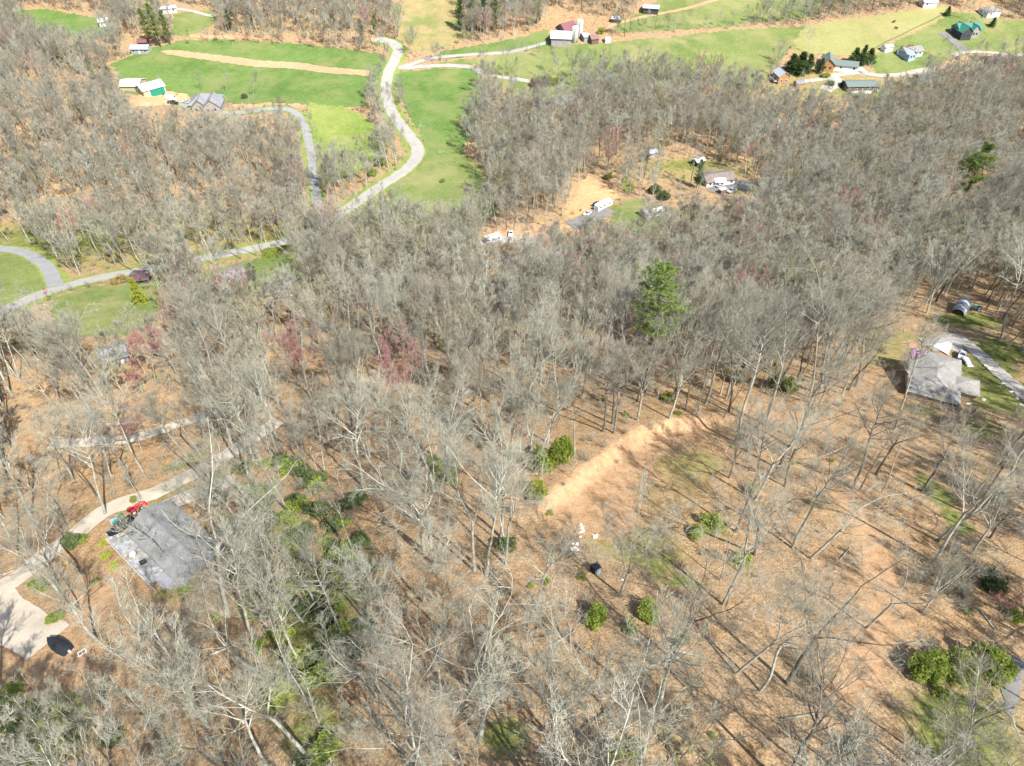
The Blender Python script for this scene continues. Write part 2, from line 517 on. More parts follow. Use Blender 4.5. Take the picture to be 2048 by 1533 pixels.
# soft patches: pixel centre, radii in metres (across, along view), channel, strength
PATCH = [
    # bare soil
    (1215, 955, 3.2, 3.4, 1, .8), (1170, 985, 4.2, 4.2, 1, 1.0), (1120, 1015, 3.4, 3, 1, .6), (1255, 918, 2.6, 2.6, 1, .9), (1180, 1040, 5, 4, 1, .6), (1240, 1010, 3, 3, 1, .35), (1310, 880, 4, 2, 1, .6), (1310, 950, 8, 7, 1, .34), (1240, 1050, 6, 5, 1, .36), (1350, 900, 7, 3, 1, .35), (1690, 940, 6, 5, 1, .3), (1745, 1230, 4, 6, 1, .35), (100, 1340, 8, 6, 1, .35), (200, 1130, 6, 5, 1, .3), (40, 1330, 8, 6, 1, .35), (1390, 862, 5, 1.8, 1, .45), (1720, 1000, 5, 7, 1, .3), (1760, 1180, 4, 7, 1, .35), (1660, 1100, 4, 5, 1, .25), (1740, 1330, 4, 6, 1, .3), (230, 1180, 4, 4, 1, .35), (170, 1215, 4, 4, 1, .35),
    (1590, 840, 6, 4, 1, .6), (1640, 850, 4, 3, 1, .5), (1520, 815, 5, 3, 1, .45), (1290, 885, 4, 2.5, 1, .6),
    (1715, 1330, 1.6, 3, 1, .6), (1700, 1400, 1.6, 3, 1, .6), (1775, 1190, 2, 4, 1, .5), (1745, 1090, 2, 5, 1, .45), (1730, 1000, 3, 5, 1, .35),
    (40, 1270, 6, 4, 1, .35), (200, 1160, 4, 3, 1, .5), (120, 1340, 5, 5, 1, .4), (260, 1330, 5, 5, 1, .3), (330, 1400, 6, 5, 1, .3),
    (1170, 375, 6, 8, 1, .9), (1200, 380, 8, 5, 1, .9), (1150, 410, 8, 8, 1, .6), (1080, 460, 18, 6, 1, .8), (1030, 462, 12, 5, 1, .7),
    (1240, 650, 6, 4, 1, .2), (880, 640, 5, 5, 1, .35), (830, 650, 3, 4, 1, .6), (960, 670, 5, 5, 1, .4),
    (300, 190, 12, 7, 1, 1.0), (345, 200, 10, 4, 1, .8), (548, 207, 16, 5, 1, 1.0), (500, 212, 10, 4, 1, .7),
    (590, 300, 4, 20, 1, .35), (605, 350, 3, 20, 1, .35), (1860, 660, 4, 4, 1, .9), (1825, 690, 3, 3, 1, .7), (760, 350, 5, 6, 1, .4),
    (1830, 1150, 3, 3, 1, .3), (1480, 400, 8, 3, 1, .4), (250, 920, 9, 7, 1, .25), (340, 880, 6, 5, 1, .25),
    # green grass
    (1340, 950, 4, 5, 0, .2), (1385, 985, 3, 3, 0, .25), (1420, 1060, 3, 3, 0, .45), (1365, 905, 4, 3, 0, .2), (1300, 1120, 4, 3, 0, .25), (1490, 1130, 3, 3, 0, .5), (1650, 985, 3, 4, 0, .25),
    (1880, 990, 3, 3, 0, .7), (1915, 1045, 2.2, 4, 0, .8), (1850, 960, 2, 3, 0, .6), (1250, 1080, 5, 4, 0, .3), (1340, 1150, 6, 4, 0, .3),
    (1970, 740, 7, 7, 0, .75), (2000, 800, 9, 8, 0, .6), (1950, 640, 8, 5, 0, .75), (2000, 700, 8, 7, 0, .7), (1880, 640, 6, 4, 0, .3), (1960, 860, 8, 6, 0, .5),
    (640, 1480, 5, 5, 0, .55), (560, 1380, 6, 5, 0, .4), (640, 1230, 9, 9, 0, .55), (560, 1050, 9, 8, 0, .5), (500, 930, 6, 5, 0, .4), (690, 1100, 6, 8, 0, .35),
    (30, 1380, 7, 7, 0, .6), (20, 1460, 8, 6, 0, .6), (120, 1440, 5, 4, 0, .3), (330, 1150, 5, 5, 0, .3), (360, 1190, 5, 4, 0, .4), (60, 1500, 9, 5, 0, .5),
    (390, 910, 4, 1.8, 0, .7), (350, 935, 4, 1.6, 0, .7), (330, 975, 5, 1.5, 0, .4), (250, 1020, 5, 1.2, 0, .35), (240, 650, 14, 6, 0, .5), (1140, 1190, 2, 2, 0, .3),
    (1900, 1420, 4, 4, 0, .45), (1960, 1480, 6, 5, 0, .5), (1900, 1500, 5, 4, 0, .4), (60, 475, 20, 12, 0, .45), (150, 500, 18, 10, 0, .45), (210, 440, 25, 16, 0, .35), (340, 440, 20, 14, 0, .3),
    (700, 390, 16, 8, 0, .35), (620, 470, 12, 6, 0, .4), (500, 480, 25, 8, 0, .35), (820, 290, 6, 8, 0, .6), (1260, 420, 16, 8, 0, .7), (1255, 370, 3, 8, 0, .9), (1390, 330, 14, 8, 0, .6),
    (1500, 380, 14, 6, 0, .55), (1730, 190, 30, 12, 0, .5), (1900, 180, 40, 14, 0, .4), (560, 545, 20, 6, 0, .5), (1800, 280, 25, 12, 0, .2),
    (850, 640, 10, 8, 0, .25), (1300, 330, 10, 8, 0, .35), (1000, 330, 40, 20, 0, -.3),
    # dry grass
    (1370, 940, 7, 7, 2, .5), (1300, 1100, 8, 6, 2, .45), (1400, 920, 6, 4, 2, .4), (1290, 1000, 7, 7, 2, .3), (1240, 1090, 6, 4, 2, .35), (1800, 680, 10, 6, 2, .8), (1760, 720, 9, 6, 2, .6),
    (1850, 820, 9, 6, 2, .5), (1950, 930, 10, 8, 2, .4), (1920, 1460, 7, 6, 2, .7), (1980, 1400, 5, 5, 2, .4), (250, 1010, 12, 3, 2, .55), (380, 975, 10, 2.2, 2, .6), (300, 900, 10, 6, 2, .25),
    (60, 490, 35, 12, 2, .6), (200, 500, 40, 13, 2, .6), (340, 480, 40, 13, 2, .5), (480, 475, 30, 12, 2, .45), (300, 410, 50, 20, 2, .25), (640, 300, 22, 25, 2, .6), (480, 500, 40, 10, 2, .4), (230, 600, 30, 12, 2, .5), (1200, 480, 30, 8, 2, .3), (1420, 340, 30, 14, 2, .5),
    (170, 1120, 5, 5, 2, .3), (100, 1380, 8, 8, 2, .35), (300, 1250, 8, 8, 2, .2), (900, 640, 14, 10, 2, .4), (1700, 180, 70, 18, 2, .5), (820, 330, 8, 14, 2, .5), (880, 350, 30, 10, 2, .4),
]
NS = 340
vv = np.linspace(0, 1, NS)
gy = np.concatenate([-70 + 300 * (vv ** 1.15), np.arange(232.0, 640.0, 3.0), 640 + 3000 * np.linspace(0.0, 1, 70) ** 1.8])
gy = np.unique(np.round(gy, 3))
ux = np.linspace(-1, 1, 400)
ux = np.sign(ux) * np.abs(ux) ** 1.12
GX = ux[None, :] * (95 + 1.0 * np.maximum(gy, 0))[:, None]
GY = np.repeat(gy[:, None], len(ux), 1)
GZ = hz(GX, GY)
cover = np.zeros(GX.shape + (4,), np.float32)
cover[..., 3] = 1
_r = random.Random(9)
for _ in range(70):
    PATCH.append((_r.uniform(0, 2048), _r.uniform(640, 1533), _r.uniform(1.2, 5.0), _r.uniform(1.2, 4.0), 0 if _r.random() < .7 else 2, _r.uniform(.12, .3)))
for (px, py, rx, ry, ch, st) in PATCH:
    p = at(px, py)
    g = np.exp(-(((GX - p[0]) / rx) ** 2 + ((GY - p[1]) / ry) ** 2) * 0.7)
    cover[..., ch] = np.clip(cover[..., ch] + st * g * 1.15, 0, 1.4)
cover[..., 2] = np.clip((GY - 165) / 90, 0, 1) * (.16 + .2 * np.sin(GX * .02 + 1.5) * np.sin(GY * .023)) + cover[..., 2]
TRACKS = [([(1640, 960), (1700, 1010), (1740, 1085), (1772, 1170), (1765, 1230), (1735, 1290), (1712, 1360), (1700, 1430)], 1.9, 1, .75),
          ([(1105, 1015), (1150, 975), (1200, 935), (1245, 905), (1290, 875), (1330, 862), (1400, 850)], 1.6, 1, .9),
          ([(1290, 870), (1400, 850), (1520, 815), (1640, 850), (1690, 950)], 3.0, 1, .35)]
for pts, w_, ch, st in TRACKS:
    cover[..., ch] = np.clip(cover[..., ch] + st * np.exp(-(d_line(GX, GY, W(pts)) / w_) ** 2), 0, 1.4)
idx = np.arange(GX.size).reshape(GX.shape)
quads = np.stack([idx[:-1, :-1], idx[:-1, 1:], idx[1:, 1:], idx[1:, :-1]], -1).reshape(-1, 4)
gme = mesh_np('ground', np.stack([GX, GY, GZ], -1).reshape(-1, 3), quads, [MT['ground']], smooth=True)
ca = gme.color_attributes.new('cover', 'FLOAT_COLOR', 'POINT')
ca.data.foreach_set('color', cover.reshape(-1))
tag(link(bpy.data.objects.new('ground', gme)), 'leaf covered forest floor with patches of grass and orange soil', kind='structure')

# ------------------------------------------------------------------ meadows, draped sheets
def sheet(name, px_poly, mat, label, off=0.06, step=4.0, rag=1.2):
    poly = W(px_poly)
    P = []
    n = len(poly)
    for i in range(n):
        a, b = np.array(poly[i]), np.array(poly[(i + 1) % n])
        L = np.hypot(*(b - a))
        k = max(1, int(L / 2.0))
        nrm = np.array([b[1] - a[1], a[0] - b[0]]) / (L + 1e-9)
        for j in range(k):
            q = a + (b - a) * j / k
            P.append(tuple(q + nrm * rnd.uniform(-rag, rag) * (0.3 if j == 0 else 1)))
    xs, ys = np.array(P).T
    gx, gy_ = np.meshgrid(np.arange(xs.min(), xs.max(), step), np.arange(ys.min(), ys.max(), step))
    gx = gx.ravel() + 0.013
    gy_ = gy_.ravel() + 0.017
    m = in_poly(gx, gy_, P)
    pts = [Vector(p) for p in P] + [Vector((a, b)) for a, b in zip(gx[m], gy_[m])]
    nb = len(P)
    r = delaunay_2d_cdt(pts, [(i, (i + 1) % nb) for i in range(nb)], [list(range(nb))], 1, 1e-4)
    V = np.array([(v.x, v.y) for v in r[0]])
    Z = hz(V[:, 0], V[:, 1]) + off
    me = bpy.data.meshes.new(name)
    me.from_pydata([(a, b, c) for (a, b), c in zip(V, Z)], [], [tuple(f) for f in r[2]])
    me.materials.append(MT[mat])
    import bmesh as _bm
    bm_ = _bm.new()
    bm_.from_mesh(me)
    for f in bm_.faces:
        f.normal_update()
        if f.normal.z < 0:
            f.normal_flip()
    bm_.to_mesh(me)
    bm_.free()
    me.polygons.foreach_set('use_smooth', np.ones(len(me.polygons), bool))
    o = link(bpy.data.objects.new(name, me))
    return tag(o, label, kind='structure')

MEADOWS = [
    ([(222, 128), (300, 98), (360, 82), (440, 80), (600, 88), (760, 108), (778, 128), (752, 160), (738, 190), (728, 215), (640, 210), (560, 206), (470, 208), (400, 200), (340, 185), (300, 200), (245, 185), (235, 150)], 'meadow_lush', 'bright green hay meadow left of the curving road'),
    ([(800, 142), (880, 137), (938, 137), (962, 150), (970, 200), (945, 260), (925, 305), (870, 310), (846, 296), (838, 265), (815, 225), (792, 185), (790, 160)], 'meadow_lush', 'bright green meadow between the road bend and the wood'),
    ([(842, 300), (925, 303), (965, 340), (1000, 420), (930, 470), (760, 460), (712, 428), (770, 392), (822, 340), (845, 312)], 'meadow_mid', 'grassy hollow below the road bend'),
    ([(610, 205), (690, 213), (752, 250), (775, 290), (720, 345), (650, 370), (632, 320), (622, 260)], 'meadow_olive', 'yellow green paddock between driveway and road'),
    ([(862, 118), (880, 103), (1000, 84), (1095, 60), (1108, 84), (1098, 95), (1000, 104), (900, 118)], 'meadow_lush', 'narrow green meadow in front of the white-roofed barn'),
    ([(868, 128), (960, 116), (1060, 104), (1110, 90), (1180, 88), (1300, 78), (1450, 62), (1612, 52), (1568, 112), (1520, 175), (1400, 170), (1250, 160), (1180, 175), (1090, 205), (990, 175), (978, 142), (955, 130)], 'meadow_mid', 'wide green pasture rising behind the wood'),
    ([(1612, 54), (1700, 40), (1800, 25), (1890, 12), (1905, 20), (1850, 55), (1785, 82), (1755, 104), (1690, 112), (1590, 108), (1580, 90)], 'meadow_dry', 'yellowish cow pasture on the far slope'),
    ([(1785, 86), (1850, 58), (1905, 24), (1990, 34), (2120, 50), (2120, 112), (1965, 105), (1900, 115), (1850, 145), (1760, 152), (1735, 120), (1760, 104)], 'meadow_mid', 'mown lawns around the hillside houses'),
    ([(1225, 50), (1280, 25), (1340, -20), (1700, -40), (1620, 35), (1480, 50), (1340, 62), (1240, 66)], 'meadow_mid', 'far green field behind the tree line'),
    ([(780, 12), (850, -10), (925, -10), (918, 40), (945, 75), (900, 92), (850, 105), (812, 100), (795, 60)], 'hay', 'worn tan and green hill above the road'),
    ([(345, 28), (420, 20), (438, 38), (405, 62), (380, 75), (345, 70)], 'meadow_mid', 'small green lawn below the far trailer'),
    ([(10, 25), (80, 18), (190, 35), (240, 62), (190, 80), (60, 60)], 'meadow_lush', 'distant green field beyond the wooded spur'),
    ([(-60, 502), (20, 503), (62, 516), (90, 545), (92, 575), (60, 592), (0, 620), (-60, 640)], 'meadow_mid', 'green lawn inside the curve of the grey side road'),
    ([(100, 600), (150, 581), (270, 558), (330, 552), (330, 610), (260, 670), (120, 680)], 'meadow_mid', 'roadside lawn in front of the maroon-roofed shed'),
    ([(400, 545), (480, 525), (590, 505), (612, 530), (600, 570), (500, 590), (410, 585)], 'meadow_mid', 'lawn strip beside the lower road'),
    ([(1215, 470), (1225, 430), (1250, 400), (1285, 398), (1330, 440), (1310, 480), (1240, 490)], 'meadow_mid', 'grass beside the parked travel trailer'),
]
for poly, mt, lb in MEADOWS:
    sheet('meadow', poly, mt, lb)
sheet('plowed_strip', [(318, 103), (345, 101), (420, 109), (500, 119), (620, 129), (742, 143), (738, 153), (600, 140), (450, 126), (335, 110)], 'plowed', 'tilled strip of tan soil across the green meadow', 0.13, rag=0.5)
sheet('soil_patch', [(1120, 430), (1150, 395), (1160, 365), (1178, 352), (1215, 375), (1242, 396), (1212, 408), (1190, 412), (1170, 425), (1145, 440)], 'soil', 'bare orange soil beside the gravel pull-off', 0.10)
sheet('soil_patch', [(250, 196), (300, 184), (345, 183), (378, 190), (378, 203), (340, 212), (260, 212)], 'soil', 'orange dirt yard between barn and stone-grey house', 0.12)

sheet('patio', [(1838, 690), (1870, 690), (1906, 684), (1896, 712), (1866, 695)], 'concrete_pad', 'white concrete pad in front of the tan-roofed house', 0.32, 1.5, .1)
# ------------------------------------------------------------------ roads
def smooth_line(pts, n=6):
    P = [np.array(p) for p in pts]
    P = [2 * P[0] - P[1]] + P + [2 * P[-1] - P[-2]]
    out = []
    for i in range(1, len(P) - 2):
        for j in range(n):
            t = j / n
            a, b, c, d = P[i - 1], P[i], P[i + 1], P[i + 2]
            out.append(0.5 * ((2 * b) + (c - a) * t + (2 * a - 5 * b + 4 * c - d) * t * t + (3 * b - a - 3 * c + d) * t ** 3))
    out.append(P[-2])
    return np.array(out)

def ribbon(name, px, width, mat, label, off=0.10, rag=0.3, taper=None):
    C = smooth_line(W(px))
    seg = np.hypot(*np.diff(C, axis=0).T)
    s = np.concatenate([[0], np.cumsum(seg)])
    n = max(4, int(s[-1] / 1.6))
    ss = np.linspace(0, s[-1], n)
    C = np.stack([np.interp(ss, s, C[:, 0]), np.interp(ss, s, C[:, 1])], -1)
    t = np.gradient(C, axis=0)
    t /= np.linalg.norm(t, axis=1, keepdims=True) + 1e-9
    nr = np.stack([-t[:, 1], t[:, 0]], -1)
    wd = np.full(n, width)
    if taper:
        wd = np.interp(np.linspace(0, 1, n), np.linspace(0, 1, len(taper)), taper) * width
    cols = 5
    V = []
    for j in range(cols):
        u = (j / (cols - 1) - 0.5)
        jit = nprng.uniform(-rag, rag, n) if j in (0, cols - 1) else 0
        V.append(C + nr * (wd * u + jit)[:, None])
    V = np.stack(V, 1).reshape(-1, 2)
    crown = np.tile(np.array([0, .05, .07, .05, 0]), n)
    Z = hz(V[:, 0], V[:, 1]) + off + crown
    idx = np.arange(n * cols).reshape(n, cols)
    q = np.stack([idx[:-1, :-1], idx[1:, :-1], idx[1:, 1:], idx[:-1, 1:]], -1).reshape(-1, 4)[:, ::-1]
    o = link(bpy.data.objects.new(name, mesh_np(name, np.column_stack([V, Z]), q, [MT[mat]], smooth=True)))
    return tag(o, label, kind='structure')

ROADS = [
    ('road', [(752, 78), (778, 84), (796, 98), (790, 120), (776, 150), (772, 185), (783, 222), (808, 258), (832, 290), (834, 312), (815, 337), (780, 361), (735, 391), (690, 421), (645, 452), (600, 474), (560, 487), (480, 503), (380, 522), (270, 543), (180, 561), (110, 580), (60, 598), (0, 626), (-90, 668)], 6.4, 'road', 'pale two lane valley road with a sharp bend', .12),
    ('dirt_road', [(380, 72), (420, 74), (520, 76), (640, 79), (752, 80)], 4.5, 'plowed', 'orange dirt road behind the long green meadow', .10),
    ('side_road', [(112, 574), (102, 548), (84, 526), (58, 510), (20, 500), (-50, 496)], 5.0, 'asphalt', 'grey side road curving around the lawn', .16),
    ('driveway', [(648, 445), (634, 400), (630, 370), (622, 310), (612, 262), (600, 236), (582, 222), (548, 217), (480, 226), (420, 222), (350, 208)], 4.2, 'asphalt', 'grey driveway climbing to the grey gabled house', .16),
    ('farm_lane', [(797, 137), (830, 127), (862, 118), (930, 111), (1010, 106), (1050, 98), (1095, 85)], 3.4, 'road', 'pale lane to the white-roofed barn', .18),
    ('farm_lane', [(797, 137), (860, 133), (920, 133), (950, 138), (966, 148), (1010, 156), (1064, 164)], 3.6, 'gravel', 'grey lane curving around the bright meadow', .20),
    ('farm_lane', [(1205, 62), (1235, 47), (1280, 36), (1330, 26), (1400, 10), (1470, -10)], 3.2, 'plowed', 'tan track to the black shed on the far field', .18),
    ('farm_lane', [(350, 18), (380, 22), (430, 34)], 3.0, 'gravel', 'short lane from the far white trailer', .18),
    ('driveway', [(1600, 164), (1640, 160), (1664, 152), (1690, 149), (1720, 146), (1760, 152), (1800, 150), (1840, 142), (1880, 137)], 4.0, 'gravel', 'pale gravel lane linking the hillside houses', .18),
    ('driveway', [(1664, 152), (1672, 165), (1650, 182)], 7.0, 'gravel', 'gravel pull-off beside the green-roofed trailer house', .20),
    ('driveway', [(1694, 128), (1715, 136), (1730, 148)], 6.0, 'gravel', 'gravel apron of the low ranch house', .20),
    ('driveway', [(1884, 66), (1900, 78), (1918, 92), (1930, 104)], 6.0, 'gravel_dark', 'dark gravel drive of the green-roofed house', .18),
    ('driveway', [(1905, 112), (1930, 105), (1980, 106), (2040, 112), (2100, 118)], 3.4, 'gravel', 'pale lane below the mown striped lawn', .22),
    ('driveway', [(1340, 460), (1300, 470), (1240, 482), (1190, 480), (1120, 505), (1040, 520), (960, 530)], 6.0, 'gravel', 'gravel road running through the bare wood', .14),
    ('gravel_lot', [(1140, 452), (1165, 445), (1190, 432), (1215, 418)], 9.0, 'gravel_dark', 'grey gravel pull-off with parked travel trailer', .17),
    ('gravel_lot', [(960, 486), (1010, 480), (1080, 482)], 6.0, 'gravel', 'gravel pull-off with white camper', .17),
    ('gravel_lot', [(1432, 388), (1452, 376), (1478, 369), (1506, 376)], 10.0, 'gravel_dark', 'grey gravel parking lot by the white house', .17),
    ('gravel_road', [(560, 840), (520, 868), (478, 895), (420, 930), (340, 973), (280, 998), (232, 1012), (191, 1035), (150, 1070), (95, 1110), (45, 1150), (-10, 1185), (-90, 1230)], 5.0, 'gravel_tan', 'pale gravel road climbing past the grey-roofed house', .12),
    ('driveway', [(470, 958), (430, 975), (393, 988), (340, 1010), (290, 1040)], 4.6, 'gravel_tan', 'gravel driveway at the gable of the grey-roofed house', .16),
    ('driveway', [(-60, 1170), (0, 1222), (50, 1258), (100, 1285)], 8.0, 'gravel_tan', 'wide gravel spur leading to the tarp covered boat', .16),
    ('gravel_road', [(470, 805), (420, 830), (360, 848), (273, 876), (191, 884), (100, 890)], 3.4, 'gravel_tan', 'second gravel road half hidden by bare trees', .12),
    ('driveway', [(1872, 690), (1905, 672), (1935, 690), (1965, 715), (2000, 748), (2060, 800), (2130, 860)], 4.0, 'gravel', 'pale gravel drive of the tan-roofed house', .14),
    ('gravel_lot', [(1850, 690), (1890, 690), (1925, 695)], 7.5, 'gravel', 'pale gravel apron in front of the white awning', .18),
    ('driveway', [(2040, 1320), (2028, 1360), (2015, 1430)], 2.4, 'gravel_dark', 'dark gravel drive end at the lower right', .12),
]
for i_, ln_ in ((0, 5.0), (2, 3.5), (3, 3.5)):
    ribbon('grass_verge', ROADS[i_][1], ROADS[i_][2] + ln_, 'meadow_olive', ['grassy verge of the pale valley road', '', 'grassy verge of the grey side road', 'grassy verge of the climbing driveway'][i_], .03, 1.0)
for nm, px, wd, mt, lb, off in ROADS:
    ribbon(nm, px, wd, mt, lb, off, taper=[.7, 1, 1, .25] if 'lower right' in lb else None)

# ------------------------------------------------------------------ bare trees
def rdir(R, d, ang):
    """direction at an angle from d, random azimuth"""
    a = d.orthogonal().normalized()
    b = d.cross(a)
    ph = R.uniform(0, 2 * math.pi)
    return (d * math.cos(ang) + (a * math.cos(ph) + b * math.sin(ph)) * math.sin(ang)).normalized()

def tubes(items):
    """items: list of (points, radii, sides) -> V, [F4]"""
    groups = {}
    for it in items:
        groups.setdefault((len(it[0]), it[2]), []).append(it)
    V, F, MI = [], [], []
    base = 0
    for (n, s), its in groups.items():
        P = np.array([[tuple(p) for p in it[0]] for it in its], float)
        Rr = np.array([it[1] for it in its], float)
        d = P[:, -1] - P[:, 0]
        d /= np.linalg.norm(d, axis=1, keepdims=True) + 1e-9
        ref = np.where(np.abs(d[:, 2:3]) > 0.9, np.array([[1.0, 0, 0]]), np.array([[0, 0, 1.0]]))
        a = np.cross(d, ref)
        a /= np.linalg.norm(a, axis=1, keepdims=True) + 1e-9
        b = np.cross(d, a)
        ang = 2 * math.pi * np.arange(s) / s
        ring = a[:, None, :] * np.cos(ang)[None, :, None] + b[:, None, :] * np.sin(ang)[None, :, None]
        vs = P[:, :, None, :] + Rr[:, :, None, None] * ring[:, None, :, :]
        B = len(its)
        idx = base + np.arange(B * n * s).reshape(B, n, s)
        j = np.roll(idx, -1, axis=2)
        f = np.stack([idx[:, :-1], j[:, :-1], j[:, 1:], idx[:, 1:]], -1)
        V.append(vs.reshape(-1, 3))
        F.append(f.reshape(-1, 4))
        MI.append(np.repeat([it[3] for it in its], (n - 1) * s))
        base += B * n * s
    return np.concatenate(V), np.concatenate(F), np.concatenate(MI)

STY = {  # crown base, leaders, leader angle, limbs per leader, limb length, limb angle, wobble, trunk radius factor
    'tall': dict(cb=.54, lead=1, la=0, nl=19, ll=.26, ang=(55, 24), wob=.05, tr=.0100, n2=8, n3=6, n4=3),
    'oak': dict(cb=.50, lead=4, la=38, nl=6, ll=.23, ang=(60, 45), wob=.17, tr=.0112, n2=8, n3=6, n4=3),
    'maple': dict(cb=.34, lead=6, la=24, nl=7, ll=.19, ang=(42, 26), wob=.06, tr=.0100, n2=8, n3=6, n4=3),
    'fork': dict(cb=.55, lead=2, la=20, nl=9, ll=.22, ang=(58, 32), wob=.10, tr=.0100, n2=8, n3=6, n4=3),
    'thin': dict(cb=.52, lead=1, la=0, nl=11, ll=.15, ang=(55, 30), wob=.05, tr=.0066, n2=6, n3=5, n4=3),
}

def gen_tree(seed, H, style, lod=0):
    R = random.Random(seed)
    S = STY[style]
    trunk, crown, tips = [], [], []
    def path(p, d, L, n, wob, trop):
        pts = [p.copy()]
        st = L / (n - 1)
        for i in range(n - 1):
            d = (d + Vector((R.gauss(0, wob), R.gauss(0, wob), R.gauss(0, wob * .7) + trop))).normalized()
            p = p + d * st
            pts.append(p.copy())
        return pts, d
    def along(pts, t):
        x = t * (len(pts) - 1)
        i = min(int(x), len(pts) - 2)
        f = x - i
        return pts[i].lerp(pts[i + 1], f), (pts[i + 1] - pts[i]).normalized()
    def rads(r0, r1, n, e=1.0):
        return [r0 + (r1 - r0) * (i / (n - 1)) ** e for i in range(n)]
    LLK = 1.22 if lod == 0 else 1.0
    tw = 1.0 if lod == 0 else 1.6
    n2, n3, n4 = (S['n2'], S['n3'], S['n4']) if lod == 0 else (S['n2'], S['n3'] + 1, 1)
    w2 = .05 + S['wob'] * .6
    up = .12 if style == 'oak' else .38
    def twigs(pts, L, lev, r0):
        if lev == 2:
            for k in range(n3):
                t = R.uniform(.2, 1.0)
                p, d = along(pts, t)
                d2 = rdir(R, d, math.radians(R.uniform(25, 55)))
                d2.z += up
                L2 = L * R.uniform(.38, .7) * (1.15 - .45 * t)
                q, _ = path(p, d2.normalized(), L2, 3, w2 * 1.2, .04)
                crown.append((q, rads(.0115 * tw, .0045 * tw, 3), 3, 1))
                tips.append(q[-1])
                for m in range(n4):
                    p3, d3 = along(q, R.uniform(.25, .95))
                    d4 = rdir(R, d3, math.radians(R.uniform(25, 55)))
                    d4.z += up
                    L3 = L2 * R.uniform(.4, .75)
                    crown.append(([p3, p3 + d4.normalized() * L3], [.0082 * tw, .0035 * tw], 3, 1))
                    tips.append(p3 + d4 * L3)
    def limb(p, d, L, r0):
        n = 6
        pts, _ = path(p, d, L, n, S['wob'] * .8 + .05, .05 if style == 'oak' else .1)
        crown.append((pts, rads(r0, max(.018, r0 * .2), n, .8), 5 if r0 > .06 else 4, 0))
        for k in range(n2):
            t = R.uniform(.18, 1.0)
            q, dd = along(pts, t)
            d2 = rdir(R, dd, math.radians(R.uniform(28, 58)))
            d2.z += up
            L2 = L * R.uniform(.28, .5) * (1.2 - .55 * t)
            s, _ = path(q, d2.normalized(), L2, 4, w2, .05)
            crown.append((s, rads(max(.016, r0 * .3), .009 * tw, 4), 4 if lod == 0 else 3, 1))
            twigs(s, L2, 2, r0)
    rt = H * S['tr'] * R.uniform(.9, 1.15)
    cb = S['cb'] * R.uniform(.88, 1.1)
    if S['lead'] == 1:
        n = 14
        pts, _ = path(Vector((0, 0, -1.0)), Vector((0, 0, 1)), H + 1, n, S['wob'], .03)
        rr = [rt * (1 - (i / (n - 1)) ** .9) + .025 for i in range(n)]
        rr[0] *= 1.35
        trunk.append((pts, rr, 7, 0))
        for k in range(S['nl']):
            t = cb + (0.98 - cb) * (k + R.uniform(0, .8)) / S['nl']
            p, d = along(pts, t)
            u = (t - cb) / (1 - cb)
            ang = S['ang'][0] + (S['ang'][1] - S['ang'][0]) * u
            prof = (.55 + .9 * u) if u < .35 else (1.0 - .75 * (u - .35) / .65)
            limb(p, rdir(R, d, math.radians(ang + R.uniform(-10, 10))), H * S['ll'] * prof * R.uniform(.7, 1.35) * LLK, max(.03, rt * .36 * (1.1 - .7 * u)))
        if R.random() < .5:      # dead stubs below the crown
            for k in range(3):
                p, d = along(pts, R.uniform(.25, cb))
                q, _ = path(p, rdir(R, d, 1.3), H * R.uniform(.03, .07), 3, .1, 0)
                crown.append((q, rads(.035, .012, 3), 3, 0))
    else:
        n = 8
        pts, d = path(Vector((0, 0, -1.0)), Vector((0, 0, 1)), H * cb + 1, n, S['wob'] * .35, .03)
        rr = rads(rt * 1.05, rt * .72, n)
        rr[0] *= 1.3
        trunk.append((pts, rr, 7, 0))
        ph0 = R.uniform(0, 6.28)
        for k in range(S['lead']):
            an = math.radians(S['la'] * R.uniform(.55, 1.25))
            ph = ph0 + 2 * math.pi * (k + R.uniform(-.25, .25)) / S['lead']
            dd = Vector((math.sin(an) * math.cos(ph), math.sin(an) * math.sin(ph), math.cos(an)))
            start, _ = along(pts, R.uniform(.86, 1.0) if k else 1.0)
            Ln = H * (1 - cb) * R.uniform(.8, 1.02) / max(.72, math.cos(an))
            lp, _ = path(start, dd, Ln, 8, S['wob'], .07)
            r0 = rt * .72 / (S['lead'] ** .42)
            trunk.append((lp, rads(r0, .03, 8, .9), 6, 0))
            for j in range(S['nl']):
                t = .15 + .84 * (j + R.uniform(0, .8)) / S['nl']
                p, d3 = along(lp, t)
                ang = S['ang'][0] + (S['ang'][1] - S['ang'][0]) * t
                limb(p, rdir(R, d3, math.radians(ang + R.uniform(-10, 10))), H * S['ll'] * (1.1 - .6 * t) * R.uniform(.65, 1.3) * LLK, max(.028, r0 * .42 * (1.1 - .6 * t)))
    return trunk, crown, tips

def bud_mesh(name, tips, R, size, mat, dens=1.0):
    T = np.array([tuple(t) for t in tips if R.random() < dens])
    g = np.random.default_rng(R.randrange(10 ** 6))
    k = len(T)
    a = g.normal(size=(k, 3, 3)) * size
    V = (T[:, None, :] + a).reshape(-1, 3)
    return mesh_np(name, V, np.arange(3 * k).reshape(-1, 3), [mat])

class Proto:
    pass

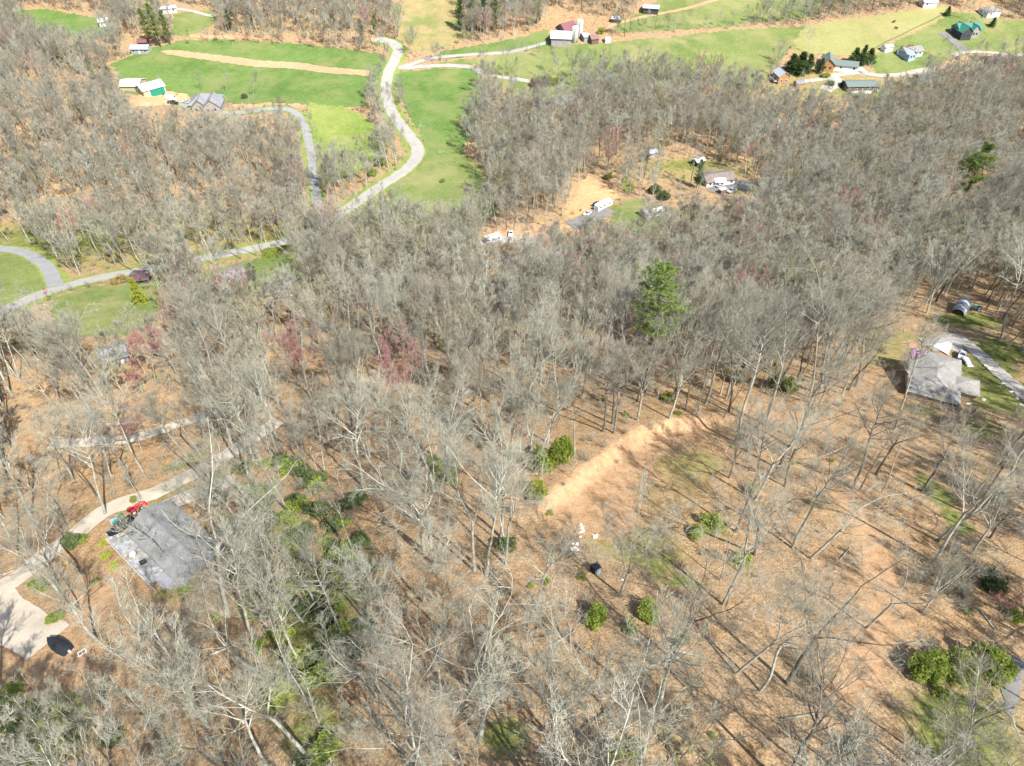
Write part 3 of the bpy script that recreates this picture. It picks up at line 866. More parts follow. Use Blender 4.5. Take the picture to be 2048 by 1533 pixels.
def make_proto(seed, H, style, bark, twig, lod=0, buds=None):
    tr, cr, tips = gen_tree(seed, H, style, lod)
    P = Proto()
    P.H = H
    P.style = style
    V, F, mi = tubes(tr)
    V2, F2, m2 = tubes(cr)
    if lod == 0:
        P.trunk = mesh_np('trunk', V, F, [MT[bark]], smooth=True)
        P.crown = mesh_np('crown', V2, F2, [MT[bark], MT[twig]], m2, smooth=True)
        P.buds = bud_mesh('buds', tips, random.Random(seed), buds[1], MT[buds[0]], buds[2]) if buds else None
    else:
        P.whole = mesh_np('tree_mass', np.concatenate([V, V2]), np.concatenate([F, F2 + len(V)]), [MT[bark], MT[twig]], np.concatenate([mi, m2]), smooth=True)
        if buds:
            T = np.array([tuple(t) for t in tips])
            g = np.random.default_rng(seed)
            a = (T[:, None, :] + g.normal(size=(len(T), 3, 3)) * buds[1]).reshape(-1, 3)
            n0 = len(V) + len(V2)
            P.whole = mesh_np('tree_mass', np.concatenate([V, V2, a]), [np.concatenate([F, F2 + len(V)]), n0 + np.arange(len(a)).reshape(-1, 3)],
                              [MT[bark], MT[twig], MT[buds[0]]], np.concatenate([mi, m2, np.full(len(T), 2)]), smooth=False)
    return P

def place_tree(P, loc, H, rz, lean, name, label, group=None, cat='tree'):
    r = bpy.data.objects.new(name, None)
    r.empty_display_size = .3
    COL.objects.link(r)
    r.location = loc
    r.rotation_euler = Euler((lean[1], lean[0], rz), 'XYZ') if False else (Matrix.Rotation(lean[0], 3, 'Y') @ Matrix.Rotation(lean[1], 3, 'X') @ Matrix.Rotation(rz, 3, 'Z')).to_euler()
    s = H / P.H
    r.scale = (s, s, s)
    tag(r, label, cat, group)
    for nm, me in (('trunk', P.trunk), ('crown', P.crown), ('buds', P.buds)):
        if me is None:
            continue
        c = bpy.data.objects.new(nm, me)
        COL.objects.link(c)
        c.parent = r
    return r

PR = {}
sd = 100
for st, n in (('tall', 5), ('oak', 5), ('maple', 4), ('fork', 4), ('thin', 3)):
    PR[st] = []
    for i in range(n):
        sd += 1
        br = 'bark' if st != 'tall' or i < 3 else 'bark'
        PR[st].append(make_proto(sd, {'tall': 25, 'oak': 24, 'maple': 21, 'fork': 24, 'thin': 19}[st], st, br, 'twig' if i % 3 else 'twig'))
PR_RED = [make_proto(301, 19, 'maple', 'bark', 'twig_red', 0, ('bud_red', .07, .4)), make_proto(302, 17, 'fork', 'bark', 'twig_red', 0, ('bud_red', .1, .8))]
PR_REDBUD = make_proto(303, 6, 'maple', 'bark_dark', 'twig_brown', 0, ('blossom', .09, .5))

# ------------------------------------------------------------------ evergreens and bushes
def leaf_quads(g, C, size, flat=0.0, asp=1.0):
    k = len(C)
    a = g.normal(size=(k, 3))
    a[:, 2] *= (1 - flat)
    a /= np.linalg.norm(a, axis=1, keepdims=True)
    b = np.cross(a, g.normal(size=(k, 3)))
    b /= np.linalg.norm(b, axis=1, keepdims=True)
    s = size * g.uniform(.6, 1.3, (k, 1))
    V = np.stack([C - a * s, C + b * s * .45 * asp, C + a * s, C - b * s * .45 * asp], 1).reshape(-1, 3)
    return V, np.arange(4 * k).reshape(-1, 4)

def bush_meshes(seed, rx, ry, rz, nleaf, size, mat, stem_mat='bark', lobes=9, gap=.0):
    g = np.random.default_rng(seed)
    R = random.Random(seed)
    C = g.normal(size=(lobes, 3))
    C /= np.linalg.norm(C, axis=1, keepdims=True)
    C *= g.uniform(.25, .72, (lobes, 1))
    C[:, 2] = np.abs(C[:, 2]) * .9
    rad = g.uniform(.2, .42, lobes)
    k = g.integers(0, lobes, nleaf)
    d = g.normal(size=(nleaf, 3))
    d /= np.linalg.norm(d, axis=1, keepdims=True)
    P = C[k] + d * (rad[k] * g.uniform(.55, 1.05, nleaf) ** .6)[:, None]
    P = P * np.array([rx, ry, rz]) + np.array([0, 0, rz * .28])
    P = P[P[:, 2] > .02]
    V, F = leaf_quads(g, P, size)
    fol = mesh_np('foliage', V, F, [MT[mat]])
    items = []
    for j in range(lobes):
        e = Vector(C[j] * np.array([rx, ry, rz]) + np.array([0, 0, rz * .28]))
        m = e * .5 + Vector((R.uniform(-.1, .1), R.uniform(-.1, .1), .1))
        items.append(([Vector((R.uniform(-.1, .1), R.uniform(-.1, .1), -.3)), m, e], [.06, .04, .012], 4, 0))
    V, F, mi = tubes(items)
    return fol, mesh_np('stem', V, F, [MT[stem_mat]])

def conifer_meshes(seed, H, base, R0, whorl, per, mat, clump=.45, nb=7, nn=9, shape='pine', droop=.12, barkm='bark_dark'):
    """trunk + whorled branches carrying needle tufts"""
    g = np.random.default_rng(seed)
    R = random.Random(seed)
    pts = [Vector((0, 0, -.8))]
    x = y = 0.0
    for i in range(1, 11):
        x += R.gauss(0, .006 * H / 10)
        y += R.gauss(0, .006 * H / 10)
        pts.append(Vector((x, y, H * i / 10)))
    r0 = H * .0125
    V, F, mi = tubes([(pts, [r0 * (1 - i / 10.6) + .02 for i in range(11)], 8, 0)])
    trunk = mesh_np('trunk', V, F, [MT[barkm]], smooth=True)
    items, cl = [], []
    z = base
    while z < H * .99:
        u = (z - base) / (H - base)
        if shape == 'cone':
            L0 = R0 * (1 - u) ** .8 + .1
        else:
            L0 = R0 * ((.55 + 1.2 * u) if u < .35 else (1.0 - .8 * ((u - .35) / .65) ** 1.5))
        for k in range(per):
            if R.random() < (.12 if shape == 'cone' else .2):
                continue
            L = L0 * R.uniform(.55, 1.2)
            ph = R.uniform(0, 2 * math.pi)
            up = .15 + .5 * u - droop
            p0 = Vector((pts[min(10, int(z / H * 10) + 1)].x, pts[min(10, int(z / H * 10) + 1)].y, z + R.uniform(-.3, .3)))
            d = Vector((math.cos(ph), math.sin(ph), up)).normalized()
            p1 = p0 + d * L * .5
            p2 = p0 + d * L + Vector((0, 0, L * R.uniform(-.02, .14)))
            items.append(([p0, p1, p2], [.012 * L + .02, .008 * L + .012, .008], 4, 0))
            for j in range(nb):
                t = R.uniform(.3, 1.02)
                q = p0.lerp(p1, t * 2) if t < .5 else p1.lerp(p2, t * 2 - 1)
                off = Vector((R.gauss(0, .16 * L * (1.1 - .4 * t)), R.gauss(0, .16 * L * (1.1 - .4 * t)), R.gauss(.05, .05 * L)))
                cl.append(q + off)
        z += whorl * R.uniform(.7, 1.25)
    for k in range(4):
        cl.append(Vector((pts[-1].x, pts[-1].y, H - .15 * k)))
    C = np.array([tuple(c) for c in cl])
    n = len(C)
    c = np.repeat(C, nn, 0)
    d = g.normal(size=(n * nn, 3))
    d[:, 2] = np.abs(d[:, 2]) * .55 + .1
    d /= np.linalg.norm(d, axis=1, keepdims=True)
    w = np.cross(d, g.normal(size=d.shape))
    w /= np.linalg.norm(w, axis=1, keepdims=True)
    s = clump * g.uniform(.6, 1.25, (n * nn, 1))
    c = c + g.normal(size=c.shape) * clump * .25
    Vn = np.stack([c - w * s * .17, c + w * s * .17, c + d * s], 1).reshape(-1, 3)
    Fn = np.arange(len(Vn)).reshape(-1, 3)
    V, F, mi = tubes(items)
    crown = mesh_np('crown', np.concatenate([V, Vn]), [F, Fn + len(V)], [MT[barkm], MT[mat]], np.concatenate([np.zeros(len(F)), np.ones(len(Fn))]))
    return trunk, crown

def put(parts, name, loc, scale, rz, label, cat, group=None):
    r = empty(name, loc, rz, label, cat, group)
    r.scale = scale if isinstance(scale, tuple) else (scale,) * 3
    for nm, me in parts:
        link(bpy.data.objects.new(nm, me), r)
    return r

# ------------------------------------------------------------------ where the photograph shows open ground: no crown may stand in front of it
PROT = [
    [(235, 130), (300, 100), (360, 82), (440, 80), (600, 88), (755, 108), (770, 125), (745, 160), (722, 200), (640, 200), (560, 195), (470, 200), (370, 175), (250, 150)],
    [(800, 140), (935, 138), (958, 150), (935, 200), (930, 260), (905, 295), (860, 298), (840, 265), (815, 225), (795, 185)],
    [(850, 305), (905, 305), (945, 345), (960, 385), (860, 410), (790, 395), (830, 340)],
    [(640, 215), (690, 215), (748, 250), (755, 275), (700, 300), (650, 280)],
    [(870, 120), (1000, 88), (1100, 62), (1108, 90), (1000, 105)], [(980, 140), (1060, 108), (1180, 86), (1300, 80), (1450, 64), (1605, 54), (1560, 110), (1500, 138), (1400, 120), (1250, 108), (1150, 122), (1080, 140)],
    [(1612, 56), (1880, 16), (1900, 24), (1790, 82), (1740, 95), (1640, 100), (1575, 112)], [(1745, 100), (1800, 82), (1900, 30), (2048, 45), (2048, 98), (1960, 98), (1880, 112), (1850, 128), (1800, 140), (1750, 140)],
    [(1240, 45), (1330, 8), (1450, -10), (1540, -10), (1440, 25), (1300, 58)], [(795, 12), (910, 0), (912, 40), (930, 80), (870, 98), (830, 95)],
    [(350, 25), (425, 22), (432, 38), (390, 62), (352, 55)], [(40, 25), (150, 25), (215, 42), (180, 55), (70, 45)],
    [(0, 505), (55, 517), (88, 548), (85, 568), (0, 595)], [(115, 605), (150, 582), (265, 560), (255, 610), (160, 625)], [(420, 540), (590, 510), (598, 535), (500, 550)],
    [(1215, 440), (1240, 400), (1285, 400), (1300, 425), (1250, 440)], [(1315, 325), (1380, 315), (1385, 345), (1350, 360)],
    [(1120, 430), (1150, 380), (1178, 352), (1240, 396), (1180, 405), (1140, 440)],
    [(250, 185), (380, 180), (470, 205), (440, 218), (300, 215), (245, 200)], [(1400, 340), (1470, 345), (1518, 380), (1450, 398), (1405, 385)],
    [(1530, 135), (1590, 130), (1600, 165), (1530, 175)], [(1635, 110), (1730, 115), (1735, 140), (1640, 150)], [(1660, 150), (1760, 150), (1760, 182), (1650, 185)],
    [(1600, 155), (1660, 150), (1650, 175), (1600, 172)], [(1090, 30), (1220, 40), (1220, 90), (1095, 92)],
    [(1095, 1015), (1280, 870), (1420, 845), (1465, 925), (1415, 1035), (1300, 1125), (1130, 1090)], [(0, 1230), (150, 1240), (175, 1330), (60, 1335), (0, 1320)], [(160, 1110), (205, 1080), (270, 1160), (290, 1230), (200, 1250)], [(1700, 1130), (1790, 1130), (1780, 1260), (1700, 1260)],
    [(200, 1040), (340, 995), (440, 1070), (340, 1180), (220, 1110)], [(85, 1275), (150, 1270), (160, 1325), (90, 1325)], [(1790, 640), (1890, 640), (1940, 690), (2048, 780), (2048, 830), (1830, 800), (1780, 720)],
    [(1880, 590), (1960, 595), (1960, 650), (1900, 650)], [(1740, 1290), (2010, 1280), (2010, 1370), (1820, 1390)], [(0, 1220), (90, 1260), (90, 1280), (0, 1300)],
]
ROADPROT = [([(778, 88), (796, 100), (790, 120), (776, 150), (772, 185), (783, 222), (808, 258), (832, 290), (834, 312), (815, 337), (780, 361), (735, 391), (700, 415), (668, 437)], 10),
            ([(0, 622), (60, 597), (110, 578), (180, 560), (275, 541)], 12), ([(105, 560), (90, 532), (58, 510), (0, 498)], 10), ([(632, 385), (625, 330), (615, 275), (598, 235), (570, 220), (480, 226)], 7),
            ([(800, 137), (862, 118), (1010, 106), (1095, 85)], 5), ([(800, 137), (935, 135), (970, 150), (1060, 164)], 5), ([(1215, 55), (1280, 36), (1400, 10)], 5),
            ([(460, 905), (400, 945), (330, 980), (240, 1010)], 9), ([(45, 1150), (0, 1180)], 14), ([(445, 962), (330, 1005)], 10), ([(10, 1215), (80, 1275)], 22), ([(1150, 450), (1215, 418)], 12), ([(970, 486), (1030, 475)], 12), ([(1890, 680), (1950, 700), (2048, 785)], 18),
            ([(400, 519), (480, 502), (560, 487)], 9), ([(1884, 66), (1930, 104)], 8), ([(1930, 105), (2048, 110)], 5), ([(1760, 150), (1870, 137)], 5)]

def hidden_test(X, Y, Z, H):
    bad = np.zeros(len(X), bool)
    for fr in (0.0, .3, .55, .78, .93):
        px, py, dep = proj(np.column_stack([X, Y, Z + H * fr]))
        for pl in PROT:
            bad |= in_poly(px, py, pl)
        for ln, r in ROADPROT:
            bad |= d_line(px, py, ln) < (r if fr < .6 else r * .7)
    return bad

# ------------------------------------------------------------------ traced trees: base pixel, top pixel, kind, label
TRACED = [
    (417, 1455, 285, 1225, 'maple', 'broad fan-shaped bare tree with whitish twigs nearest below the tarp covered boat'),
    (513, 1345, 380, 1200, 'oak', 'bare tree with broken fan of pale branches just below the grey deck'),
    (615, 1513, 450, 1320, 'fork', 'long leaning bare tree with low fork at the ivy patch on the bottom edge'),
    (639, 1444, 598, 1345, 'thin', 'thin bare pole tree beside the ivy patch'),
    (533, 1533, 400, 1375, 'tall', 'bare tree with long pale bole at the bottom edge left of the ivy patch'),
    (430, 1400, 352, 1290, 'thin', 'slender bare tree crossing in front of the broad fan-shaped tree'),
    (215, 1488, 110, 1375, 'maple', 'multi-stemmed bare tree in the lower left corner casting dark shadow'),
    (147, 1480, 30, 1390, 'maple', 'bare pale-limbed tree in the lower left corner beside green brush'),
    (632, 1212, 585, 1085, 'tall', 'tall pale bare tree standing in green laurel right of the grey-roofed house'),
    (608, 1246, 545, 1105, 'tall', 'second tall pale bare tree in laurel right of grey-roofed house'),
    (455, 1235, 372, 1015, 'oak', 'big crooked bare tree spreading over the grey shingle roof'),
    (958, 1482, 985, 1245, 'oak', 'pale grey bare oak with twisted limbs at the centre of the leaf-covered slope'),
    (1158, 1475, 1288, 1255, 'oak', 'bare oak leaning right with a forked top below the green bush pair'),
    (1076, 1335, 1083, 1157, 'thin', 'straight slim pole-like bare tree below the black box'),
    (1066, 1233, 1070, 1065, 'tall', 'upright bare tree with mottled grey trunk left of the black box'),
    (895, 1270, 850, 1120, 'fork', 'bare tree with a dark broken top in the middle of the leaf-covered slope'),
    (826, 1414, 722, 1245, 'oak', 'pale bare oak with a long diagonal trunk left of the twisted oak'),
    (755, 1397, 675, 1290, 'tall', 'bare tree with smooth pale trunk beside dark laurel scrub'),
    (925, 1533, 830, 1390, 'oak', 'bare tree with zigzag pale limbs rising from the bottom edge'),
    (813, 1509, 705, 1400, 'maple', 'fan-topped pale tree near the bottom edge left of the zigzag tree'),
    (751, 1246, 690, 1090, 'tall', 'pale straight tree on the slope above the dark laurel scrub'),
    (973, 1149, 995, 880, 'tall', 'tall white-barked tree left of the sandy bank'),
    (949, 1142, 925, 925, 'fork', 'tall bare tree with crooked crown beside the white-barked tree'),
    (870, 1130, 790, 900, 'oak', 'wide bare oak with pale crooked limbs in the central wood'),
    (1322, 1427, 1405, 1190, 'tall', 'slender dark bare tree right of the green bush pair'),
    (1281, 1515, 1400, 1400, 'oak', 'low forked bare tree with dark trunk at the bottom edge'),
    (1471, 1349, 1640, 1190, 'fork', 'long bare tree leaning right across the worn track'),
    (1519, 1383, 1665, 1240, 'oak', 'spreading bare tree leaning right beside the worn track'),
    (1621, 1417, 1695, 1325, 'thin', 'small dark bare tree just left of the worn track'),
    (1731, 1257, 1850, 1140, 'oak', 'curved bare tree with dark twisted limbs over the dark hedge shadow'),
    (1355, 1525, 1440, 1420, 'maple', 'bare multi-branched tree on the bottom edge right of centre'),
    (1676, 1508, 1735, 1415, 'thin', 'small bare sapling-like tree on the bottom edge right of the worn track'),
    (1584, 1097, 1665, 905, 'tall', 'dark bare tree leaning right over the open leaf floor'),
    (1621, 1118, 1745, 960, 'oak', 'bare oak with long right-leaning limbs above the track'),
    (1943, 1108, 2030, 985, 'oak', 'pale spreading tree beside the green grass strip at the right'),
    (1638, 790, 1715, 575, 'oak', 'large dark bare tree in front of the dry lawn left of the tan roof'),
    (1621, 795, 1680, 580, 'tall', 'tall dark bare tree beside the large one left of the tan roof'),
    (2004, 677, 2065, 480, 'tall', 'tall bare tree with a dark trunk on the mossy bank behind the gravel drive'),
    (1471, 885, 1520, 640, 'tall', 'tall grey bare tree at the top edge of the clearing'),
    (1410, 807, 1440, 590, 'tall', 'grey bare tree right of the tall pine'),
    (1530, 850, 1610, 640, 'fork', 'forked bare tree behind the bare soil pad'),
    (1790, 860, 1860, 640, 'tall', 'bare tree standing close to the dark side of the tan-roofed house'),
    (1445, 1210, 1560, 1010, 'fork', 'bare grey tree leaning over the green brush in the clearing'),
    (1240, 1190, 1300, 1010, 'maple', 'bare upright-branched tree right of the black box'),
    (350, 1130, 250, 965, 'thin', 'thin bare tree at the corner of the grey deck'),
    (210, 1030, 130, 860, 'tall', 'tall bare tree left of the red tractor'),
    (282, 1003, 250, 905, 'thin', 'white-trunked thin tree at the road edge above the red tractor'),
    (160, 1150, 60, 1000, 'oak', 'leaning bare tree between the gravel roads at the left'),
    (120, 1190, 20, 1050, 'oak', 'bare tree with curved grey trunk beside green brush at the left'),
    (1510, 1000, 1600, 830, 'oak', 'bare tree with dark forking trunk above the clearing'),
    # far single trees
    (868, 128, 870, 80, 'maple', 'round bare tree where the two farm lanes part'),
    (890, 128, 898, 98, 'thin', 'small bare tree beside the farm lane fork'),
    (1005, 155, 1010, 82, 'oak', 'large bare tree in the pasture above the grey lane'),
    (1036, 156, 1044, 84, 'fork', 'second bare tree in the pasture above the grey lane'),
    (1075, 115, 1078, 85, 'maple', 'small bare tree in the pasture below the white-roofed barn'),
    (1618, 108, 1632, 52, 'oak', 'big spreading bare tree at the edge of the yellow pasture'),
    (1553, 124, 1568, 78, 'maple', 'rounded bare tree at the lower corner of the yellow pasture'),
    (1905, 148, 1912, 88, 'oak', 'white-barked bare tree beside the hillside lane'),
    (1735, 152, 1745, 122, 'maple', 'small bare tree in front of the low ranch house'),
    (1935, 42, 1945, 2, 'oak', 'dark bare tree behind the green-roofed house'),
    (1548, 48, 1560, -6, 'fork', 'tall dark bare tree in the distant tree line'),
    (365, 178, 366, 150, 'thin', 'small bare tree on the green meadow right of the cream barn'),
    (505, 195, 508, 142, 'tall', 'bare tree standing on the green meadow behind the driveway'),
    (520, 196, 524, 158, 'thin', 'thin bare tree next to the one on the green meadow'),
    (440, 195, 445, 165, 'thin', 'thin bare tree behind the grey gabled house'),
    (945, 260, 955, 180, 'maple', 'rounded bare tree overhanging the edge of the bright meadow'),
    (800, 215, 805, 172, 'maple', 'bare bush-like tree right beside the road bend'),
    (745, 225, 752, 160, 'maple', 'rounded grey tree left of the pale road'),
    (735, 205, 748, 130, 'maple', 'reddish grey rounded tree at the meadow corner by the road'),
    (825, 92, 830, 55, 'maple', 'rounded bare tree at the foot of the worn hill'),
]
REDS = [
    (618, 790, 600, 652, 'large rounded pink-tinged tree in the middle of the left wood', 0), (815, 860, 795, 685, 'large pinkish tree with fine pale twigs in the central wood', 0),
    (312, 770, 310, 672, 'small vivid red budding tree in the left wood', 1), (290, 800, 282, 735, 'red budding tree below the vivid red one', 1), (285, 905, 278, 825, 'dull red tree beside the second gravel road', 1),
    (1505, 660, 1500, 545, 'purplish red budding tree right of the tall pine', 0), (1635, 275, 1640, 240, 'small red tree in the far right wood', 1), (1668, 290, 1672, 255, 'second small red tree in the far right wood', 1),
    (1495, 345, 1497, 285, 'rust red tree above the gravel parking lot', 1), (1222, 330, 1224, 255, 'rosy tree above the bare orange soil', 0), (1110, 490, 1105, 445, 'low red tree beside the gravel pull-off', 1), (1035, 505, 1030, 480, 'low red tree near the white camper', 1),
    (100, 605, 98, 580, 'small rust red bush-like tree by the road junction', 1), (365, 590, 360, 562, 'low red tree behind the maroon-roofed shed', 1), (635, 455, 637, 440, 'small red tree at the road fork', 1), (405, 245, 405, 228, 'little red tree below the grey gabled house', 1),
    (1690, 470, 1700, 380, 'dusky red tree in the middle of the right wood', 0), (1250, 760, 1255, 640, 'dusky pink tree left of the tall pine', 0), (1985, 1240, 2010, 1195, 'reddish shrub-like tree near the right edge', 1), (1925, 215, 1930, 195, 'bright red treetop near the far right edge', 1),
    (1075, 560, 1070, 525, 'red-brown tree above the maroon roof in the wood', 0), (775, 120, 772, 85, 'reddish tree beside the top of the pale road', 0),
]
def top_fit(b, tx, ty):
    """height and lean of a tree whose top shows at a pixel"""
    d = ray(tx, ty)
    t = (b[1]) / d[1]
    T = CAMP + t * d
    H = max(4.0, T[2] - b[2])
    dx = max(-.3 * H, min(.3 * H, T[0] - b[0]))
    return H, math.atan2(dx, H)

taken = []
for i, (bx, by, tx, ty, st, lb) in enumerate(TRACED):
    b = at(bx, by)
    H, ln = top_fit(b, tx, ty)
    H = min(max(H, 5), 34)
    P = PR[st][i % len(PR[st])]
    place_tree(P, b, H, rnd.uniform(0, 6.28), (ln, rnd.uniform(-.03, .03)), 'bare_tree', lb)
    taken.append((b[0], b[1]))
for i, (bx, by, tx, ty, lb, k) in enumerate(REDS):
    b = at(bx, by)
    H, ln = top_fit(b, tx, ty)
    place_tree(PR_RED[k], b, min(max(H, 4), 26), rnd.uniform(0, 6.28), (ln * .5, 0), 'red_tree', lb, cat='red tree')
    taken.append((b[0], b[1]))
b = at(1815, 745)
place_tree(PR_REDBUD, b, 7.5, 1.0, (0, 0), 'redbud_tree', 'small tree in pink blossom beside the tan-roofed house', cat='redbud')

# ------------------------------------------------------------------ the rest of the wood
SOFT = [(605, 700, 60, 42), (800, 735, 70, 50), (310, 700, 26, 30), (284, 752, 28, 20), (1318, 620, 52, 95), (1298, 730, 26, 60), (380, 1090, 60, 60), (120, 1297, 50, 38), (1900, 1320, 95, 45), (1450, 365, 60, 28), (1945, 330, 40, 45), (1100, 895, 50, 60), (1074, 975, 28, 28), (1560, 745, 50, 45), (1335, 796, 20, 18), (1195, 1225, 28, 30), (1290, 1220, 40, 36),
        (15, 775, 25, 35), (125, 105, 115, 45), (985, 1350, 40, 90), (1110, 400, 50, 45), (1820, 700, 24, 30), (40, 1420, 50, 40), (1400, 1065, 40, 30), (650, 1495, 50, 40), (285, 580, 20, 28)]
KEEP = []      # (x, y, radius) kept free of trunks; filled from the list of built places
for px, py, r in ((340, 1080, 10), (310, 1060, 9), (370, 1110, 9), (290, 1120, 8), (1880, 760, 11), (1860, 790, 9), (1920, 620, 6), (120, 1297, 4), (1190, 1135, 3), (415, 200, 14), (285, 175, 14), (1435, 360, 12), (1205, 418, 8),
                  (1308, 432, 7), (985, 483, 6), (1128, 78, 16), (1155, 72, 8), (1185, 75, 8), (1133, 55, 12), (1565, 155, 9), (1685, 130, 14), (1720, 175, 13), (1820, 105, 11), (1930, 60, 14), (1985, 20, 10), (1303, 302, 5), (1397, 322, 4), (280, 560, 9),
                  (465, 550, 8), (230, 700, 5), (1117, 205, 11), (1005, 565, 9), (280, 92, 10), (335, 16, 9), (1290, 790, 2), (1303, 12, 8), (550, 568, 8)):
    p = at(px, py)
    KEEP.append((p[0], p[1], r))
road_lines = [(smooth_line(W(px), 3), wd) for nm, px, wd, mt, lb, off in ROADS]
mead_polys = [W(p) for p, _, _ in MEADOWS]

def scatter(sp, y0, y1, jit=.48, seed=1):
    g = np.random.default_rng(seed)
    xs, ys = [], []
    y = y0
    while y < y1:
        half = 85 + .80 * max(y, 0)
        x = np.arange(-half, half, sp) + g.uniform(-jit, jit, len(np.arange(-half, half, sp))) * sp
        xs.append(x)
        ys.append(np.full(len(x), y) + g.uniform(-jit, jit, len(x)) * sp)
        y += sp
    return np.concatenate(xs), np.concatenate(ys)

def ok_ground(X, Y, rad_road=1.5, meadow=True):
    ok = np.ones(len(X), bool)
    for kx, ky, kr in KEEP:
        ok &= np.hypot(X - kx, Y - ky) > kr
    for C, wd in road_lines:
        ok &= d_line(X, Y, [tuple(c) for c in C]) > wd / 2 + rad_road
    if meadow:
        px = np.array([0.0])
        for pl in mead_polys:
            ok &= ~in_poly(X, Y, pl)
    return ok

X, Y = scatter(4.6, 4, 640, seed=5)
g = np.random.default_rng(21)
Z = hz(X, Y)
px, py, dep = proj(np.column_stack([X, Y, Z]))
# thinner wood in a few places, as photographed
dens = np.interp(Y, [0, 100, 170, 220], [.38, .48, .74, 1.0])
dens[in_poly(px, py, [(1050, 830), (1500, 700), (1900, 850), (2048, 1050), (2048, 1533), (1050, 1533)])] *= .5
dens[in_poly(px, py, [(0, 1180), (230, 1130), (480, 1300), (560, 1533), (0, 1533)])] *= .38
dens[in_poly(px, py, [(0, 430), (560, 360), (620, 470), (250, 540), (0, 490)])] = .55
dens[in_poly(px, py, [(620, 1150), (1060, 1000), (1100, 1533), (620, 1533)])] *= .55
dens[in_poly(px, py, [(1200, 640), (1700, 560), (1720, 790), (1450, 830), (1230, 860)])] = .95
dens[in_poly(px, py, [(1760, 620), (2048, 700), (2048, 930), (1800, 860)])] = .25
dens[in_poly(px, py, [(180, 860), (470, 820), (470, 900), (200, 1000)])] = .4
dens[in_poly(px, py, [(600, 190), (780, 200), (760, 330), (640, 370)])] = .5
dens[in_poly(px, py, [(1180, 300), (1420, 290), (1420, 450), (1180, 470)])] = .4
H = np.interp(Y, [0, 60, 120, 200, 300, 450, 640], [25, 25, 24, 20, 18.5, 17, 16]) * g.uniform(.72, 1.16, len(X))
ok = ok_ground(X, Y) & (g.uniform(size=len(X)) < dens)
tk = np.array(taken)
for a, c in tk:
    ok &= np.hypot(X - a, Y - c) > 3.2
ok &= ~hidden_test(X, Y, Z, H)
X, Y, Z, H, px, py, dep = [v[ok] for v in (X, Y, Z, H, px, py, dep)]
tpx, tpy, _ = proj(np.column_stack([X, Y, Z + H]))
soft = np.zeros(len(X), bool)
sy = [at(cx, min(1530, cy + ry))[1] for cx, cy, rx, ry in SOFT]
for fr in (.5, .7, .9):
    qx, qy, _ = proj(np.column_stack([X, Y, Z + H * fr]))
    for (cx, cy, rx, ry), yy0 in zip(SOFT, sy):
        soft |= (((qx - cx) / (rx + 14)) ** 2 + ((qy - cy) / (ry + 14)) ** 2 < 1) & (Y < yy0)
keep_ = ~(soft & (g.uniform(size=len(X)) < .85))
X, Y, Z, H, px, py, dep, tpx, tpy = [v[keep_] for v in (X, Y, Z, H, px, py, dep, tpx, tpy)]
inview = (tpx > -60) & (tpx < 2108) & (tpy < 1560) & (py > -40)
wide = (tpx > -500) & (tpx < 2550)
X, Y, Z, H, px, py, dep, inview = [v[wide] for v in (X, Y, Z, H, px, py, dep, inview)]
score = np.where(inview & (px > 0) & (px < 2048) & (py < 1650), H / dep, -1)
order = np.argsort(-score)
N_SINGLE = 300 - len(TRACED)
styles = ['tall', 'tall', 'oak', 'maple', 'fork', 'thin', 'tall', 'fork', 'oak', 'thin']
ADJ = {'tall': 'tall straight', 'oak': 'crooked', 'maple': 'fan-shaped', 'fork': 'forked', 'thin': 'slender'}

def zone(x, y):
    if y > 1280 and x < 300:
        return 'below the tarp covered boat'
    if y > 1180 and x < 620:
        return 'below the grey-roofed house'
    if y > 1000 and x < 300:
        return 'left of the grey-roofed house'
    if x < 480 and y > 820:
        return 'between the two gravel roads at the left'
    if 420 < x < 760 and y > 850:
        return 'among the green laurel'
    if y > 1250 and x < 1080:
        return 'on the bottom centre slope'
    if y > 1250 and x < 1480:
        return 'on the slope below the clearing'
    if y > 1150 and x < 1760:
        return 'along the worn track in the lower right'
    if y > 1000 and x >= 1760:
        return 'near the evergreen shrubs at the right'
    if x > 1700 and y > 780:
        return 'on the leaf floor below the tan-roofed house'
    if x > 1450 and y > 870:
        return 'on the leaf floor right of the clearing'
    if x > 1700:
        return 'near the quonset shed and the gravel drive'
    if x > 1380:
        return 'behind the clearing, right of the tall pine'
    if x > 1080 and y < 900:
        return 'around the foot of the tall pine'
    if x > 1080:
        return 'at the edge of the sandy bank'
    if y > 950:
        return 'left of the sandy bank'
    if x > 760:
        return 'in the middle of the central wood'
    return 'in the dense left wood'

